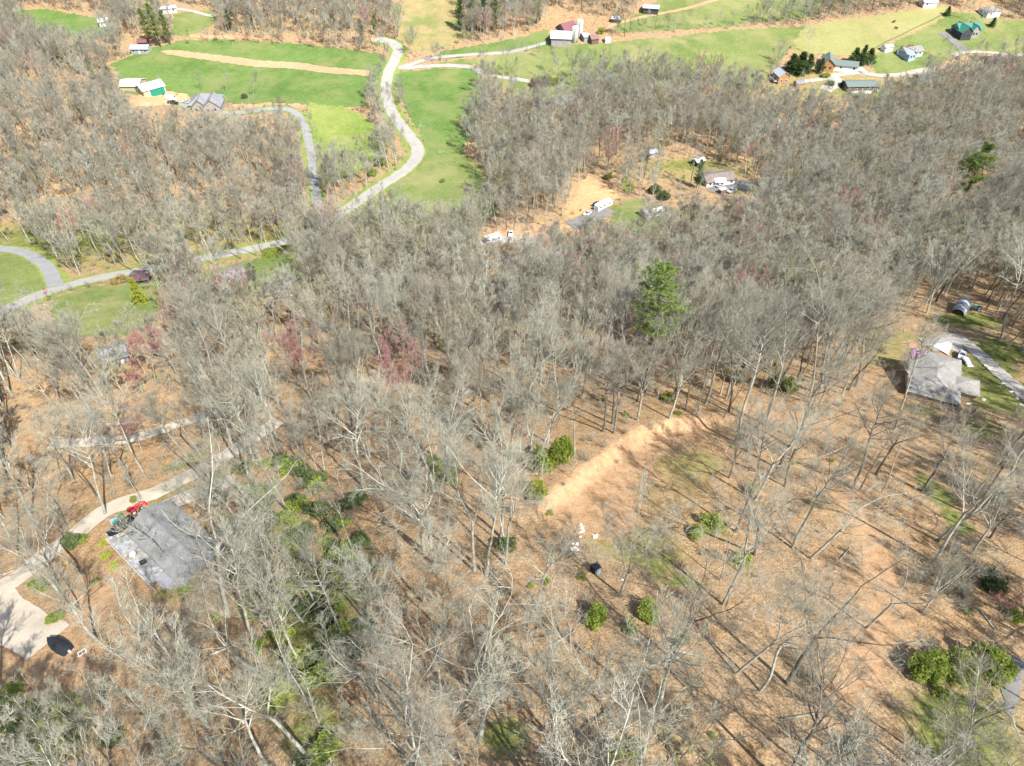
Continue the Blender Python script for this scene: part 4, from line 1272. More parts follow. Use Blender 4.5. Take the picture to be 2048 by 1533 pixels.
single = order[:N_SINGLE]
picks = []
for j, i in enumerate(single):
    st = styles[int(g.integers(0, len(styles)))]
    zz_ = zone(px[i], py[i])
    if ('pine' in zz_ or 'quonset' in zz_) and st in ('oak', 'maple', 'fork') and g.uniform() < .75:
        st = 'tall' if g.uniform() < .6 else 'thin'
    picks.append((st, int(g.integers(0, len(PR[st]))), zone(px[i], py[i]), i))
ORD = ['leftmost', 'second from left', 'third from left', 'fourth from left', 'fifth from left', 'sixth from left', 'seventh from left', 'eighth from left', 'ninth from left', 'tenth from left'] + [f'{w} from left' for w in ('eleventh', 'twelfth', 'thirteenth', 'fourteenth', 'fifteenth', 'sixteenth', 'seventeenth', 'eighteenth', 'nineteenth', 'twentieth')]
fam = {}
for pk in picks:
    fam.setdefault((pk[0], pk[2]), []).append(pk)
for (st, z_), mem in fam.items():
    mem.sort(key=lambda q: px[q[3]])
    for n_, (st, k, z_, i) in enumerate(mem):
        where = '' if len(mem) == 1 else ('rightmost ' if n_ == len(mem) - 1 else ORD[min(n_, len(ORD) - 1)] + ' ')
        lb = (where + f'{ADJ[st]} bare tree {z_}') if 'from' not in where else f'{ADJ[st]} bare tree {z_}, {where.strip()}'
        hh = H[i] * (.85 if st == 'thin' else 1.0)
        r_ = place_tree(PR[st][k], (X[i], Y[i], Z[i]), hh, g.uniform(0, 6.28), (g.normal(0, .035), g.normal(0, .035)), 'bare_tree', lb, f'bare trees {z_}')
        if g.uniform() < (.6 if px[i] > 1080 else .2):
            for ch in r_.children:
                if len(ch.material_slots) > 1:
                    ch.material_slots[1].link = 'OBJECT'
                    ch.material_slots[1].material = MT['twig_brown']
        if g.uniform() < (.55 if px[i] > 1150 else .14):  # darker bark for variety; on the right it puts trunk shade into the colour
            for ch in r_.children:
                ch.material_slots[0].link = 'OBJECT'
                ch.material_slots[0].material = MT['bark_mid_shaded']

# everything farther: one wood, instanced
protos = bpy.data.collections.new('wood_sources')
def src(P, nm):
    o = bpy.data.objects.new(nm, P.whole if isinstance(P, Proto) else P)
    protos.objects.link(o)

LO = []
for i, (st, tw, bk, bd) in enumerate([('tall', 'twig', 'bark', None), ('oak', 'twig', 'bark', None), ('maple', 'twig', 'bark', None), ('fork', 'twig_brown', 'bark', None), ('thin', 'twig', 'bark', None), ('tall', 'twig_brown', 'bark', None),
                                  ('maple', 'twig', 'bark', ('bud_green', .07)), ('maple', 'twig_red', 'bark', ('bud_red', .035)), ('oak', 'twig_brown', 'bark_dark', None), ('tall', 'twig', 'bark', None)]):
    LO.append(make_proto(500 + i, 20, st, bk, tw, 1, bd))
    src(LO[-1], f'source_{i:02d}')

def instancer(name, X, Y, Z, idx, scl, rot, coll, label, kind='stuff'):
    me = bpy.data.meshes.new(name)
    me.vertices.add(len(X))
    me.vertices.foreach_set('co', np.column_stack([X, Y, Z]).astype(np.float32).ravel())
    a = me.attributes.new('idx', 'INT', 'POINT')
    a.data.foreach_set('value', np.asarray(idx, np.int32))
    a = me.attributes.new('scl', 'FLOAT_VECTOR', 'POINT')
    a.data.foreach_set('vector', np.asarray(scl, np.float32).ravel())
    a = me.attributes.new('rot', 'FLOAT_VECTOR', 'POINT')
    a.data.foreach_set('vector', np.asarray(rot, np.float32).ravel())
    ng = bpy.data.node_groups.new(name, 'GeometryNodeTree')
    ng.interface.new_socket('Geometry', in_out='INPUT', socket_type='NodeSocketGeometry')
    ng.interface.new_socket('Geometry', in_out='OUTPUT', socket_type='NodeSocketGeometry')
    n, l = ng.nodes, ng.links
    gi, go = n.new('NodeGroupInput'), n.new('NodeGroupOutput')
    iop = n.new('GeometryNodeInstanceOnPoints')
    ci = n.new('GeometryNodeCollectionInfo')
    ci.inputs['Collection'].default_value = coll
    ci.inputs['Separate Children'].default_value = True
    ci.inputs['Reset Children'].default_value = True
    iop.inputs['Pick Instance'].default_value = True
    def attr(nm, ty):
        q = n.new('GeometryNodeInputNamedAttribute')
        q.data_type = ty
        q.inputs['Name'].default_value = nm
        return q.outputs['Attribute']
    l.new(gi.outputs[0], iop.inputs['Points'])
    l.new(ci.outputs[0], iop.inputs['Instance'])
    l.new(attr('idx', 'INT'), iop.inputs['Instance Index'])
    l.new(attr('rot', 'FLOAT_VECTOR'), iop.inputs['Rotation'])
    l.new(attr('scl', 'FLOAT_VECTOR'), iop.inputs['Scale'])
    l.new(iop.outputs[0], go.inputs[0])
    o = link(bpy.data.objects.new(name, me))
    md = o.modifiers.new('instances', 'NODES')
    md.node_group = ng
    return tag(o, label, kind=kind)

rest = order[N_SINGLE:]
HEDGE = [([(1240, 66), (1330, 62), (1450, 54), (1560, 48), (1640, 40), (1740, 28), (1840, 14)], 9, 3.6), ([(1250, 72), (1400, 62), (1600, 50)], 5, 4.0), ([(395, 86), (480, 88), (560, 92), (640, 96), (700, 100), (760, 108)], 9, 4.2), ([(420, 82), (560, 84), (700, 90)], 12, 5.0),
         ([(775, 128), (752, 165), (738, 195), (745, 225), (762, 250)], 8, 3.0), ([(798, 175), (806, 205), (820, 232)], 7, 3.0), ([(962, 150), (975, 175), (972, 205), (948, 255), (930, 300)], 13, 5.0), ([(850, 112), (890, 124)], 8, 4.0), ([(985, 150), (1010, 155), (1045, 158)], 9, 4.0),
         ([(690, 330), (740, 300), (775, 285)], 9, 4.0), ([(650, 380), (700, 360), (760, 340)], 10, 4.0), ([(1540, 120), (1555, 140), (1530, 165)], 9, 4.0), ([(1880, 118), (1940, 128), (2040, 130)], 12, 4.5), ([(1960, 40), (2048, 40)], 8, 4.0), ([(1600, 140), (1625, 150)], 7, 3.0),
         ([(610, 225), (625, 270), (640, 320)], 6, 9.0), ([(325, 184), (420, 180), (540, 196)], 9, 18.0), ([(1090, 160), (1250, 160), (1380, 165), (1500, 172)], 15, 4.0), ([(270, 540), (380, 512), (560, 478)], 19, 6.0)]
ex, eh = [], []
for ln_, hh_, sp_ in HEDGE:
    C_ = smooth_line(W(ln_), 4)
    sg = np.concatenate([[0], np.cumsum(np.hypot(*np.diff(C_, axis=0).T))])
    for d0 in np.arange(0, sg[-1], sp_):
        ex.append((np.interp(d0, sg, C_[:, 0]) + g.normal(0, 1.6), np.interp(d0, sg, C_[:, 1]) + g.normal(0, 1.6)))
        eh.append(hh_ * g.uniform(.65, 1.25))
ex = np.array(ex)
X = np.concatenate([X, ex[:, 0]])
Y = np.concatenate([Y, ex[:, 1]])
Z = np.concatenate([Z, hz(ex[:, 0], ex[:, 1])])
H = np.concatenate([H, np.array(eh)])
rest = np.concatenate([rest, np.arange(len(X) - len(ex), len(X))])
n = len(rest)
weights = np.array([.17, .13, .13, .13, .12, .11, .05, .02, .055, .08])
idx = g.choice(len(LO), n, p=weights / weights.sum())
idx = np.where((idx == 7) & (Y[rest] < 150), 3, idx)
s = H[rest] / 20
scl = np.column_stack([s * g.uniform(.9, 1.2, n), s * g.uniform(.9, 1.2, n), s])
rot = np.column_stack([g.normal(0, .04, n), g.normal(0, .04, n), g.uniform(0, 6.28, n)])
instancer('bare_wood', X[rest], Y[rest], Z[rest], idx, scl, rot, protos, 'grey mass of bare trees filling the valley sides')
print('trees', n, 'singles', len(single))

# ------------------------------------------------------------------ pines, evergreens, bushes
CON = {
    'pine': conifer_meshes(41, 33, 17.8, 6.2, .95, 6, 'needle', .58, 9, 10, 'pine', .05),
    'pine_far': conifer_meshes(42, 22, 6, 3.6, .9, 5, 'needle', .8, 6, 7, 'pine', .1),
    'pine_sparse': conifer_meshes(43, 24, 8, 6.4, 1.3, 5, 'needle', .8, 11, 9, 'pine', .0),
    'cone': conifer_meshes(44, 9, .4, 2.4, .42, 7, 'needle_dark', .55, 5, 7, 'cone', .25),
    'cone_lime': conifer_meshes(45, 9, .4, 2.2, .42, 7, 'leaf_lime', .55, 5, 7, 'cone', .25),
    'pine_dark': conifer_meshes(46, 20, 3, 3.4, .75, 6, 'needle_dark', .75, 6, 7, 'pine', .15),
}
p = at(1287, 792)
H, ln = top_fit(p, 1318, 531)
r = put([('trunk', CON['pine'][0]), ('crown', CON['pine'][1])], 'pine_tree', p, H / 33, .7, 'tall green pine towering above the bare trees', 'pine tree')
r.rotation_euler = (0, ln * .6, .7)
PINES = [
    ('pine_sparse', 1915, 420, 1948, 292, 'lone scraggy pine leaning over the right wood'),
    ('pine_far', 303, 92, 305, 18, 'left pine of the tall dark clump behind the hay meadow'), ('pine_far', 322, 95, 322, 8, 'tallest pine of the dark clump behind the hay meadow'), ('pine_far', 341, 90, 340, 22, 'right pine of the tall dark clump behind the hay meadow'),
    ('pine_dark', 1393, 376, 1394, 320, 'dark green conifer at the corner of the white house'),
    ('pine_dark', 922, 64, 926, -8, 'leftmost dark conifer at the edge of the worn hill'), ('pine_far', 948, 66, 950, -6, 'second conifer from the left at the edge of the worn hill'),
    ('pine_dark', 970, 66, 972, -10, 'third dark conifer from the left beside the worn hill'), ('pine_far', 992, 62, 996, -6, 'fourth conifer from the left beside the worn hill'), ('pine_dark', 1076, 48, 1078, 2, 'dark conifer in the wood behind the farm'),
    ('pine_dark', 462, 62, 465, 18, 'small dark conifer in the far wood left of the dirt road bend'), ('pine_dark', 503, 45, 504, 4, 'dark conifer in the far wood above the dirt road'), ('pine_far', 570, 28, 571, 2, 'small far conifer near the top edge'),
    ('pine_far', 668, 60, 669, 20, 'green conifer in the far wood left of the road top'), ('pine_dark', 724, 88, 725, 40, 'dark conifer just left of the road top'), ('pine_far', 752, 72, 754, 30, 'green conifer behind the road top'),
    ('cone', 1706, 128, 1706, 97, 'leftmost of three dark evergreens behind the ranch house'), ('cone', 1721, 131, 1722, 92, 'middle dark evergreen behind the ranch house'), ('cone', 1736, 127, 1736, 98, 'rightmost of three dark evergreens behind the ranch house'),
    ('cone', 1580, 146, 1580, 110, 'leftmost dark evergreen beside the orange log house'), ('cone', 1598, 148, 1598, 106, 'middle dark evergreen beside the orange log house'), ('cone', 1614, 143, 1614, 110, 'right dark evergreen beside the orange log house'),
    ('cone', 1639, 147, 1639, 118, 'narrow dark evergreen in front of the ranch house gable'), ('cone', 1893, 32, 1898, 14, 'dark cone-shaped evergreen behind the green-roofed house'), ('cone', 1983, 54, 1984, 36, 'dark round evergreen beside the green-roofed house'),
    ('cone_lime', 284, 607, 283, 558, 'yellow-green conical evergreen in front of the maroon-roofed shed'), ('pine_dark', 508, 562, 509, 528, 'dark evergreen on the lawn beside the grey roof'),
    ('pine_far', 5, 815, 12, 742, 'green pine cut by the left edge'), ('pine_dark', 1060, 545, 1062, 515, 'small dark evergreen in the wood below the gravel road'),
    ('pine_far', 22, 88, 22, 48, 'topmost yellow-green pine on the wooded spur'), ('pine_far', 58, 102, 58, 58, 'second yellow-green pine down the wooded spur'), ('pine_far', 95, 118, 95, 76, 'third yellow-green pine down the wooded spur'),
    ('pine_far', 128, 138, 128, 92, 'fourth yellow-green pine down the wooded spur'), ('pine_far', 160, 150, 160, 104, 'fifth yellow-green pine down the wooded spur'), ('pine_far', 190, 162, 190, 118, 'sixth yellow-green pine down the wooded spur'), ('pine_far', 228, 178, 228, 134, 'lowest yellow-green pine on the spur, beside the cream barn'),
]
for k, bx, by, tx, ty, lb in PINES:
    p = at(bx, by)
    H, ln = top_fit(p, tx, ty)
    H0 = {'pine': 33, 'pine_far': 22, 'pine_sparse': 24, 'cone': 9, 'cone_lime': 9, 'pine_dark': 20}[k]
    s = H / H0
    sx = s if k != 'cone' else max(s, .95) * (1.9 if 'three' in lb or 'log house' in lb else 1.1)
    if k == 'pine_far' or k == 'pine_dark':
        sx = max(s, .6)
    r = put([('trunk', CON[k][0]), ('crown', CON[k][1])], 'pine_tree' if 'pine' in lb or 'conifer' in lb else 'evergreen_tree', p, (sx, sx, s), rnd.uniform(0, 6), lb, 'pine tree' if 'pine' in lb else 'evergreen')

BU = {
    'leaf': [bush_meshes(60 + i, 1, 1, 1, 3600, .085, 'leaf', lobes=15 + 2 * i) for i in range(3)],
    'dark': [bush_meshes(70 + i, 1, 1, 1, 3000, .085, 'leaf_dark', lobes=15 + 2 * i) for i in range(3)],
    'lime': [bush_meshes(80 + i, 1, 1, 1, 1800, .11, 'leaf_lime', lobes=16) for i in range(2)],
    'tan': [bush_meshes(85, 1, 1, 1, 1500, .11, 'leaf_tan', lobes=16)],
    'sparse': [bush_meshes(90 + i, 1, 1, 1, 420, .12, 'leaf', lobes=12) for i in range(3)],
}
BUSHES = [  # kind, base px, radius m, height m, label
    ('lime', 1335, 800, 1.9, 2.2, 'round bright green bush right of the tall pine'), ('leaf', 1080, 940, 2.3, 8.0, 'tall bright green holly left of the sandy bank'), ('leaf', 1122, 930, 2.3, 10.0, 'taller of the two green hollies left of the sandy bank'),
    ('lime', 1074, 990, 2.3, 3.6, 'bright low bush below the green hollies'), ('sparse', 880, 945, 3.5, 4.2, 'see-through green thicket in the central wood'), ('sparse', 905, 965, 2.0, 2.6, 'small light green bush in the central wood'),
    ('dark', 1014, 1098, 1.7, 3.8, 'dark grey-green cedar left of the bare soil'), ('dark', 735, 1140, 2.2, 2.6, 'dark laurel scrub on the middle slope'), ('dark', 712, 1150, 1.6, 2.0, 'smaller dark laurel scrub on the middle slope'),
    ('leaf', 1190, 1245, 1.9, 3.4, 'left bush of the bright green pair below the black box'), ('leaf', 1296, 1235, 2.3, 3.2, 'right bush of the bright green pair below the black box'), ('sparse', 1265, 1260, 1.6, 2.0, 'thin green bush between the bright green pair'),
    ('leaf', 1390, 1070, 1.7, 2.4, 'green brush at the lower end of the clearing'), ('sparse', 1425, 1050, 2.4, 3.2, 'thin green sapling brush at the lower end of the clearing'), ('sparse', 1480, 1125, 1.9, 3.0, 'thin green brush below the clearing'),
    ('sparse', 1505, 985, 1.6, 2.6, 'light green sapling right of the clearing'), ('leaf', 1550, 775, 2.4, 5.6, 'bright green evergreen behind the clearing'), ('leaf', 1578, 782, 2.2, 4.6, 'right neighbour of the bright evergreen behind the clearing'), ('dark', 1470, 765, 1.9, 5.0, 'dark green evergreen among trunks behind the clearing'),
    ('leaf', 1845, 1345, 2.9, 4.0, 'left lobe of the big evergreen shrub row at the lower right'), ('leaf', 1910, 1345, 3.0, 4.2, 'middle evergreen shrub of the row at the lower right'), ('leaf', 1972, 1338, 3.3, 4.6, 'roundest evergreen shrub of the row at the lower right'), ('sparse', 1885, 1390, 1.6, 1.6, 'low light green shrub in front of the evergreen row'),
    ('dark', 1980, 1170, 2.6, 3.0, 'dim green shrub under the spreading tree at the right edge'), ('sparse', 2030, 1235, 2.0, 2.4, 'light green shrub at the right edge'), ('leaf', 1225, 1505, 1.8, 2.2, 'green bush at the bottom edge below the slope'), ('sparse', 1262, 1500, 1.8, 2.0, 'thin green bush at the bottom edge below the slope'),
    ('leaf', 650, 1500, 2.2, 1.8, 'dense green ivy thicket on the bottom edge'), ('dark', 618, 1520, 2.0, 1.6, 'dark side of the ivy thicket on the bottom edge'), ('sparse', 560, 1395, 2.6, 1.5, 'low green brush above the ivy thicket'), ('sparse', 600, 1330, 2.6, 1.6, 'green brush among pale trunks above the ivy thicket'),
    ('dark', 228, 1480, 1.8, 2.0, 'dark green shrub in the lower left shadow'), ('sparse', 340, 1500, 1.6, 1.8, 'small green shrub on the lower left slope'), ('sparse', 20, 1395, 2.8, 2.6, 'yellow-green brush at the left edge below the boat'), ('sparse', 55, 1440, 2.4, 2.2, 'light brush in the lower left corner'),
    ('leaf', 85, 1175, 2.0, 2.4, 'green shrub beside the gravel spur at the left'), ('leaf', 110, 1240, 1.5, 1.6, 'low green shrub between the gravel spur and the slope'), ('dark', 145, 1092, 2.4, 3.2, 'grey-green cedar left of the round yellow bushes'), ('sparse', 165, 1085, 1.6, 2.0, 'green brush beside the grey-green cedar'),
    ('lime', 207, 1091, 1.0, 1.1, 'topmost of three round yellow-green bushes by the deck'), ('lime', 212, 1116, 1.15, 1.2, 'middle of three round yellow-green bushes by the deck'), ('lime', 230, 1137, 1.2, 1.35, 'brightest and lowest round bush by the deck'), ('leaf', 268, 1002, 1.0, 1.4, 'dark green shrub at the road edge above the red tractor'),
    ('leaf', 190, 1165, .8, .8, 'tiny green shrub on the bare yard below the bushes'), ('tan', 1812, 109, 4.2, 6.5, 'round golden tree beside the white L-shaped house'), ('dark', 1070, 172, 3.6, 5.5, 'leftmost dark bush of the evergreen hedge by the grey lane'), ('dark', 1085, 171, 3.8, 6.5, 'second dark bush of the evergreen hedge by the grey lane'),
    ('leaf', 1101, 171, 3.6, 6.0, 'third bush of the evergreen hedge by the grey lane'), ('leaf', 1114, 169, 3.2, 5.0, 'rightmost bush of the evergreen hedge by the grey lane'), ('tan', 240, 565, 3.0, 2.6, 'tan rounded bush left of the maroon-roofed shed'), ('lime', 488, 556, 2.6, 3.6, 'yellow-green bush beside the dark evergreen on the lawn'),
    ('leaf', 482, 575, 2.4, 3.0, 'lower green bush by the grey roof at the lawn'), ('leaf', 540, 512, 4.0, 2.0, 'green hedge along the lower road'), ('leaf', 570, 503, 3.6, 2.2, 'green hedge end along the lower road'), ('sparse', 620, 545, 2.5, 3.0, 'light green bush at the end of the lawn strip'),
    ('leaf', 760, 330, 3.6, 5.0, 'green bush on the inside bank of the road bend'), ('leaf', 745, 350, 3.0, 4.0, 'smaller green bush below the road bend bank'), ('leaf', 885, 365, 1.3, 2.2, 'tiny lone bush in the grassy hollow'), ('dark', 490, 197, 1.8, 3.2, 'small dark shrub on the meadow near the dirt mound'),
    ('leaf', 1650, 155, 3.0, 3.0, 'green shrub on the lawn below the ranch house'), ('lime', 1712, 127, 1.6, 1.8, 'yellow shrub at the corner of the ranch house'), ('lime', 1202, 68, 2.4, 4.2, 'yellow-green round tree beside the farm sheds'), ('dark', 1660, 172, 3.0, 3.2, 'dark shrub beside the green-roofed trailer house'),
    ('leaf', 1215, 358, 2.2, 3.6, 'green bush beside the bare orange soil'), ('dark', 1308, 385, 3.5, 5.0, 'dark brush in front of the white house lawn'), ('dark', 1325, 400, 3.4, 4.6, 'second dark brush in front of the white house lawn'), ('sparse', 1000, 320, 3.0, 3.0, 'green shrub at the foot of the central wood'),
]
for k, bx, by, rr_, h_, lb in BUSHES:
    p = at(bx, by)
    ms = BU[k][rnd.randrange(len(BU[k]))]
    nm = 'bush' if 'tree' not in lb and 'cedar' not in lb else 'small_tree'
    put([('foliage', ms[0]), ('stem', ms[1])], nm, p, (rr_ * 1.15, rr_ * 1.15, h_ * .78), rnd.uniform(0, 6), lb, 'bush' if nm == 'bush' else 'tree')

# green laurel understory right of the grey-roofed house
LA = [(430, 945), (560, 905), (720, 1000), (760, 1180), (720, 1320), (640, 1420), (540, 1340), (470, 1230), (455, 1120)]
q = np.array(W(LA))
bx_ = nprng.uniform(q[:, 0].min(), q[:, 0].max(), 900)
by_ = nprng.uniform(q[:, 1].min(), q[:, 1].max(), 900)
m_ = in_poly(bx_, by_, [tuple(v) for v in q]) & ok_ground(bx_, by_, 1.0, False)
bx_, by_ = bx_[m_][:125], by_[m_][:125]
laur = bpy.data.collections.new('laurel_sources')
for i, (k, j) in enumerate((('dark', 0), ('sparse', 0), ('sparse', 1), ('dark', 1), ('dark', 2), ('sparse', 2))):
    o = bpy.data.objects.new(f'laurel_{i}', BU[k][j][0])
    laur.objects.link(o)
nl = len(bx_)
sz = nprng.uniform(.8, 2.4, nl)
instancer('laurel_undergrowth', bx_, by_, hz(bx_, by_), nprng.integers(0, 6, nl), np.column_stack([sz * 1.2, sz * 1.2, sz * .9]), np.column_stack([np.zeros(nl), np.zeros(nl), nprng.uniform(0, 6.28, nl)]), laur, 'green laurel scrub under the pale trees right of the grey-roofed house')

# bare brush and saplings of the forest floor
def brush_mesh(seed, H, mat, n=16, nt=16):
    R = random.Random(seed)
    it = []
    for k in range(n):
        d = Vector((R.gauss(0, .38), R.gauss(0, .38), 1)).normalized()
        p0 = Vector((R.uniform(-.3, .3), R.uniform(-.3, .3), -.2))
        L = H * R.uniform(.5, 1.1)
        p1 = p0 + d * L * .5
        p2 = p0 + d * L + Vector((R.gauss(0, .12), R.gauss(0, .12), 0)) * H
        it.append(([p0, p1, p2], [.022, .016, .006], 3, 0))
        for j in range(nt):
            t = R.uniform(.25, .98)
            a = p0.lerp(p1, t * 2) if t < .5 else p1.lerp(p2, t * 2 - 1)
            e = a + (d + Vector((R.gauss(0, .7), R.gauss(0, .7), .2))).normalized() * H * R.uniform(.12, .3)
            it.append(([a, e], [.011, .005], 3, 0))
    V, F, mi = tubes(it)
    return mesh_np('brush', V, F, [MT[mat]])

def sapling_mesh(seed, H, mat):
    R = random.Random(seed)
    it = []
    pts = [Vector((0, 0, -.3))]
    d = Vector((R.gauss(0, .08), R.gauss(0, .08), 1)).normalized()
    for i in range(7):
        d = (d + Vector((R.gauss(0, .05), R.gauss(0, .05), .02))).normalized()
        pts.append(pts[-1] + d * H / 7)
    it.append((pts, [.07 * (1 - i / 8.5) + .01 for i in range(8)], 4, 0))
    for k in range(14):
        t = R.uniform(.25, .98) * 7
        i = min(6, int(t))
        a = pts[i].lerp(pts[i + 1], t - i)
        L = H * R.uniform(.1, .24) * (1.15 - t / 9)
        e = a + rdir(R, Vector((0, 0, 1)), math.radians(R.uniform(35, 70))) * L
        it.append(([a, a.lerp(e, .5) + Vector((0, 0, .04 * L)), e], [.03, .02, .008], 3, 0))
        for j in range(8):
            b_ = a.lerp(e, R.uniform(.3, 1))
            f_ = b_ + rdir(R, (e - a).normalized(), R.uniform(.4, .9)) * L * R.uniform(.25, .5)
            it.append(([b_, f_], [.012, .006], 3, 0))
    V, F, mi = tubes(it)
    return mesh_np('sapling', V, F, [MT[mat]])

br = bpy.data.collections.new('brush_sources')
for i, me in enumerate([brush_mesh(1, 2.6, 'twig_brown'), brush_mesh(2, 2.2, 'twig_brown'), brush_mesh(3, 3.2, 'twig'), brush_mesh(4, 1.8, 'twig_brown', 22), sapling_mesh(5, 7, 'twig'), sapling_mesh(6, 9, 'bark'), sapling_mesh(7, 6, 'twig_brown'), BU['sparse'][0][0]]):
    o = bpy.data.objects.new(f'brush_{i}', me)
    br.objects.link(o)
X, Y = scatter(3.6, 6, 470, seed=77)
g2 = np.random.default_rng(5)
Z = hz(X, Y)
px, py, dep = proj(np.column_stack([X, Y, Z]))
clump = np.sin(X * .11 + 2 * np.sin(Y * .05)) * np.sin(Y * .13 + 1.3 * np.sin(X * .07)) 
ok = ok_ground(X, Y, .8) & (px > -250) & (px < 2300) & (py > 0) & (py < 1720) & (g2.uniform(size=len(X)) < (.42 + .3 * clump) * np.interp(Y, [60, 160], [.75, 1.0]))
bad = np.zeros(len(X), bool)
for pl in PROT:
    bad |= in_poly(px, py, pl) & (g2.uniform(size=len(X)) < .93)
ok &= ~bad
X, Y, Z = X[ok], Y[ok], Z[ok]
n = len(X)
ii = g2.choice(8, n, p=[.19, .17, .11, .15, .1, .07, .11, .10])
s = g2.uniform(.6, 1.25, n)
instancer('bare_undergrowth', X, Y, Z, ii, np.column_stack([s, s, s * g2.uniform(.8, 1.1, n)]), np.column_stack([g2.normal(0, .08, n), g2.normal(0, .08, n), g2.uniform(0, 6.28, n)]), br, 'brown bare brush and saplings on the leaf litter')

# fallen logs on the leaf litter
LOGS = [(905, 1435, 940, 1405, 'pale fallen log near the twisted oak'), (1105, 1290, 1150, 1262, 'fallen log left of the green bush pair'), (1560, 1440, 1640, 1425, 'fallen log below the worn track'), (420, 1310, 470, 1290, 'broken fallen log below the grey-roofed house'),
        (1680, 1120, 1700, 1095, 'short pale log on the worn track edge'), (1350, 1300, 1420, 1320, 'fallen log in brush right of the green bush pair'), (620, 1190, 680, 1215, 'fallen log in the laurel'), (780, 1010, 830, 1040, 'fallen log in the central wood'), (1960, 1220, 1990, 1260, 'fallen log near the right edge')]
for x0, y0, x1, y1, lb in LOGS:
    a, c = at(x0, y0, .12), at(x1, y1, .12)
    m = M()
    a_ = Vector(a) * 0
    d_ = Vector(c) - Vector(a)
    m.cyl((0, 0, 0), d_, .16, .08, 7).cyl(d_ * .6, d_ * .6 + Vector((.5, .4, .5)), .05, .02, 5)
    o = m.build('fallen_log', MT['bark'])
    o.location = a
    tag(o, lb, 'log')

# ------------------------------------------------------------------ buildings
for nm, c, v in (('wall_white', (.72, .71, .68), .06), ('wall_cream', (.62, .55, .42), .08), ('wall_tan', (.45, .37, .28), .1), ('wall_grey', (.30, .30, .31), .1), ('wall_blue', (.33, .40, .47), .1), ('wall_log', (.42, .22, .09), .15), ('wall_brown', (.17, .11, .08), .15),
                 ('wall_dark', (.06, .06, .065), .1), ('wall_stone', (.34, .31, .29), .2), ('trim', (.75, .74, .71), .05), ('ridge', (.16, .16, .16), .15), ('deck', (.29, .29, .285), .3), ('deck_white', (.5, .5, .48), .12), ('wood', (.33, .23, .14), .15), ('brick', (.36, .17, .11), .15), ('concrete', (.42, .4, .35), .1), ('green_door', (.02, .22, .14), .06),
                 ('tarp_black', (.018, .02, .025), .15), ('tarp_grey', (.22, .25, .29), .12), ('paint_red', (.52, .02, .03), .08), ('paint_green', (.02, .22, .14), .08), ('paint_black', (.012, .014, .018), .05), ('paint_navy', (.02, .035, .06), .05), ('paint_white', (.75, .75, .74), .04), ('paint_silver', (.45, .46, .48), .04), ('paint_blue', (.12, .2, .38), .06), ('paint_teal', (.03, .26, .28), .06), ('rubber', (.02, .02, .02), .1), ('steel', (.4, .4, .4), .1), ('cow_hide', (.03, .022, .018), .2), ('rock_white', (.56, .54, .49), .1), ('plastic_teal', (.25, .52, .44), .08), ('pole_wood', (.22, .18, .14), .15)):
    MT[nm] = mat_plain(nm, c, v, 1.2, .35 if 'paint' in nm else .8, .5 if 'paint' in nm else .25)
for nm, c in (('roof_white', (.74, .75, .75)), ('roof_cream', (.68, .60, .47)), ('roof_tin', (.42, .45, .48)), ('roof_green', (.15, .185, .165)), ('roof_teal', (.04, .22, .15)), ('roof_red', (.2, .075, .08)), ('roof_rust', (.24, .13, .11)), ('roof_maroon', (.11, .055, .06))):
    MT[nm] = mat_metal_roof(nm, c, tuple(v * .55 + .05 for v in c))
for nm, c in (('shingle_grey', (.225, .226, .215)), ('shingle_tan', (.29, .275, .25)), ('shingle_slate', (.27, .265, .28)), ('shingle_brown', (.24, .2, .17))):
    MT[nm] = mat_shingle(nm, c)
gl = NT('window_glass')
gl.color((.03, .04, .05))
MT['glass'] = gl.fin(.08, .6)

def window(root, side, L, Wd, u, z, w, h, frame='trim', sub=True):
    """a framed window proud of a wall; side n/s along +y/-y, e/w along +x/-x"""
    m, p = M(), M()
    def bar(a, b, hh, zz):
        if side in 'ns':
            y = (Wd / 2 + .03) * (1 if side == 'n' else -1)
            m.box((u + a, y, zz), (b, .09, hh))
        else:
            x = (L / 2 + .03) * (1 if side == 'e' else -1)
            m.box((x, u + a, zz), (.09, b, hh))
    bar(0, w + .24, .12, z + h + .06)
    bar(0, w + .24, .12, z - .06)
    bar(-w / 2 - .06, .12, h, z + h / 2)
    bar(w / 2 + .06, .12, h, z + h / 2)
    if side in 'ns':
        p.box((u, (Wd / 2 + .012) * (1 if side == 'n' else -1), z + h / 2), (w, .05, h))
    else:
        p.box(((L / 2 + .012) * (1 if side == 'e' else -1), u, z + h / 2), (.05, w, h))
    f = m.build('window', MT[frame], root)
    p.build('pane', MT['glass'], f)

def door(root, side, L, Wd, u, w, h, mat='wood', z=0.0):
    m = M()
    k = M()
    if side in 'ns':
        s_ = 1 if side == 'n' else -1
        m.box((u, (Wd / 2 + .03) * s_, z + h / 2), (w, .07, h))
        k.box((u + w * .38, (Wd / 2 + .09) * s_, z + h * .48), (.12, .06, .06))
    else:
        s_ = 1 if side == 'e' else -1
        m.box(((L / 2 + .03) * s_, u, z + h / 2), (.07, w, h))
        k.box(((L / 2 + .09) * s_, u + w * .38, z + h * .48), (.06, .12, .06))
    d = m.build('door', MT[mat], root)
    k.build('handle', MT['steel'], d)

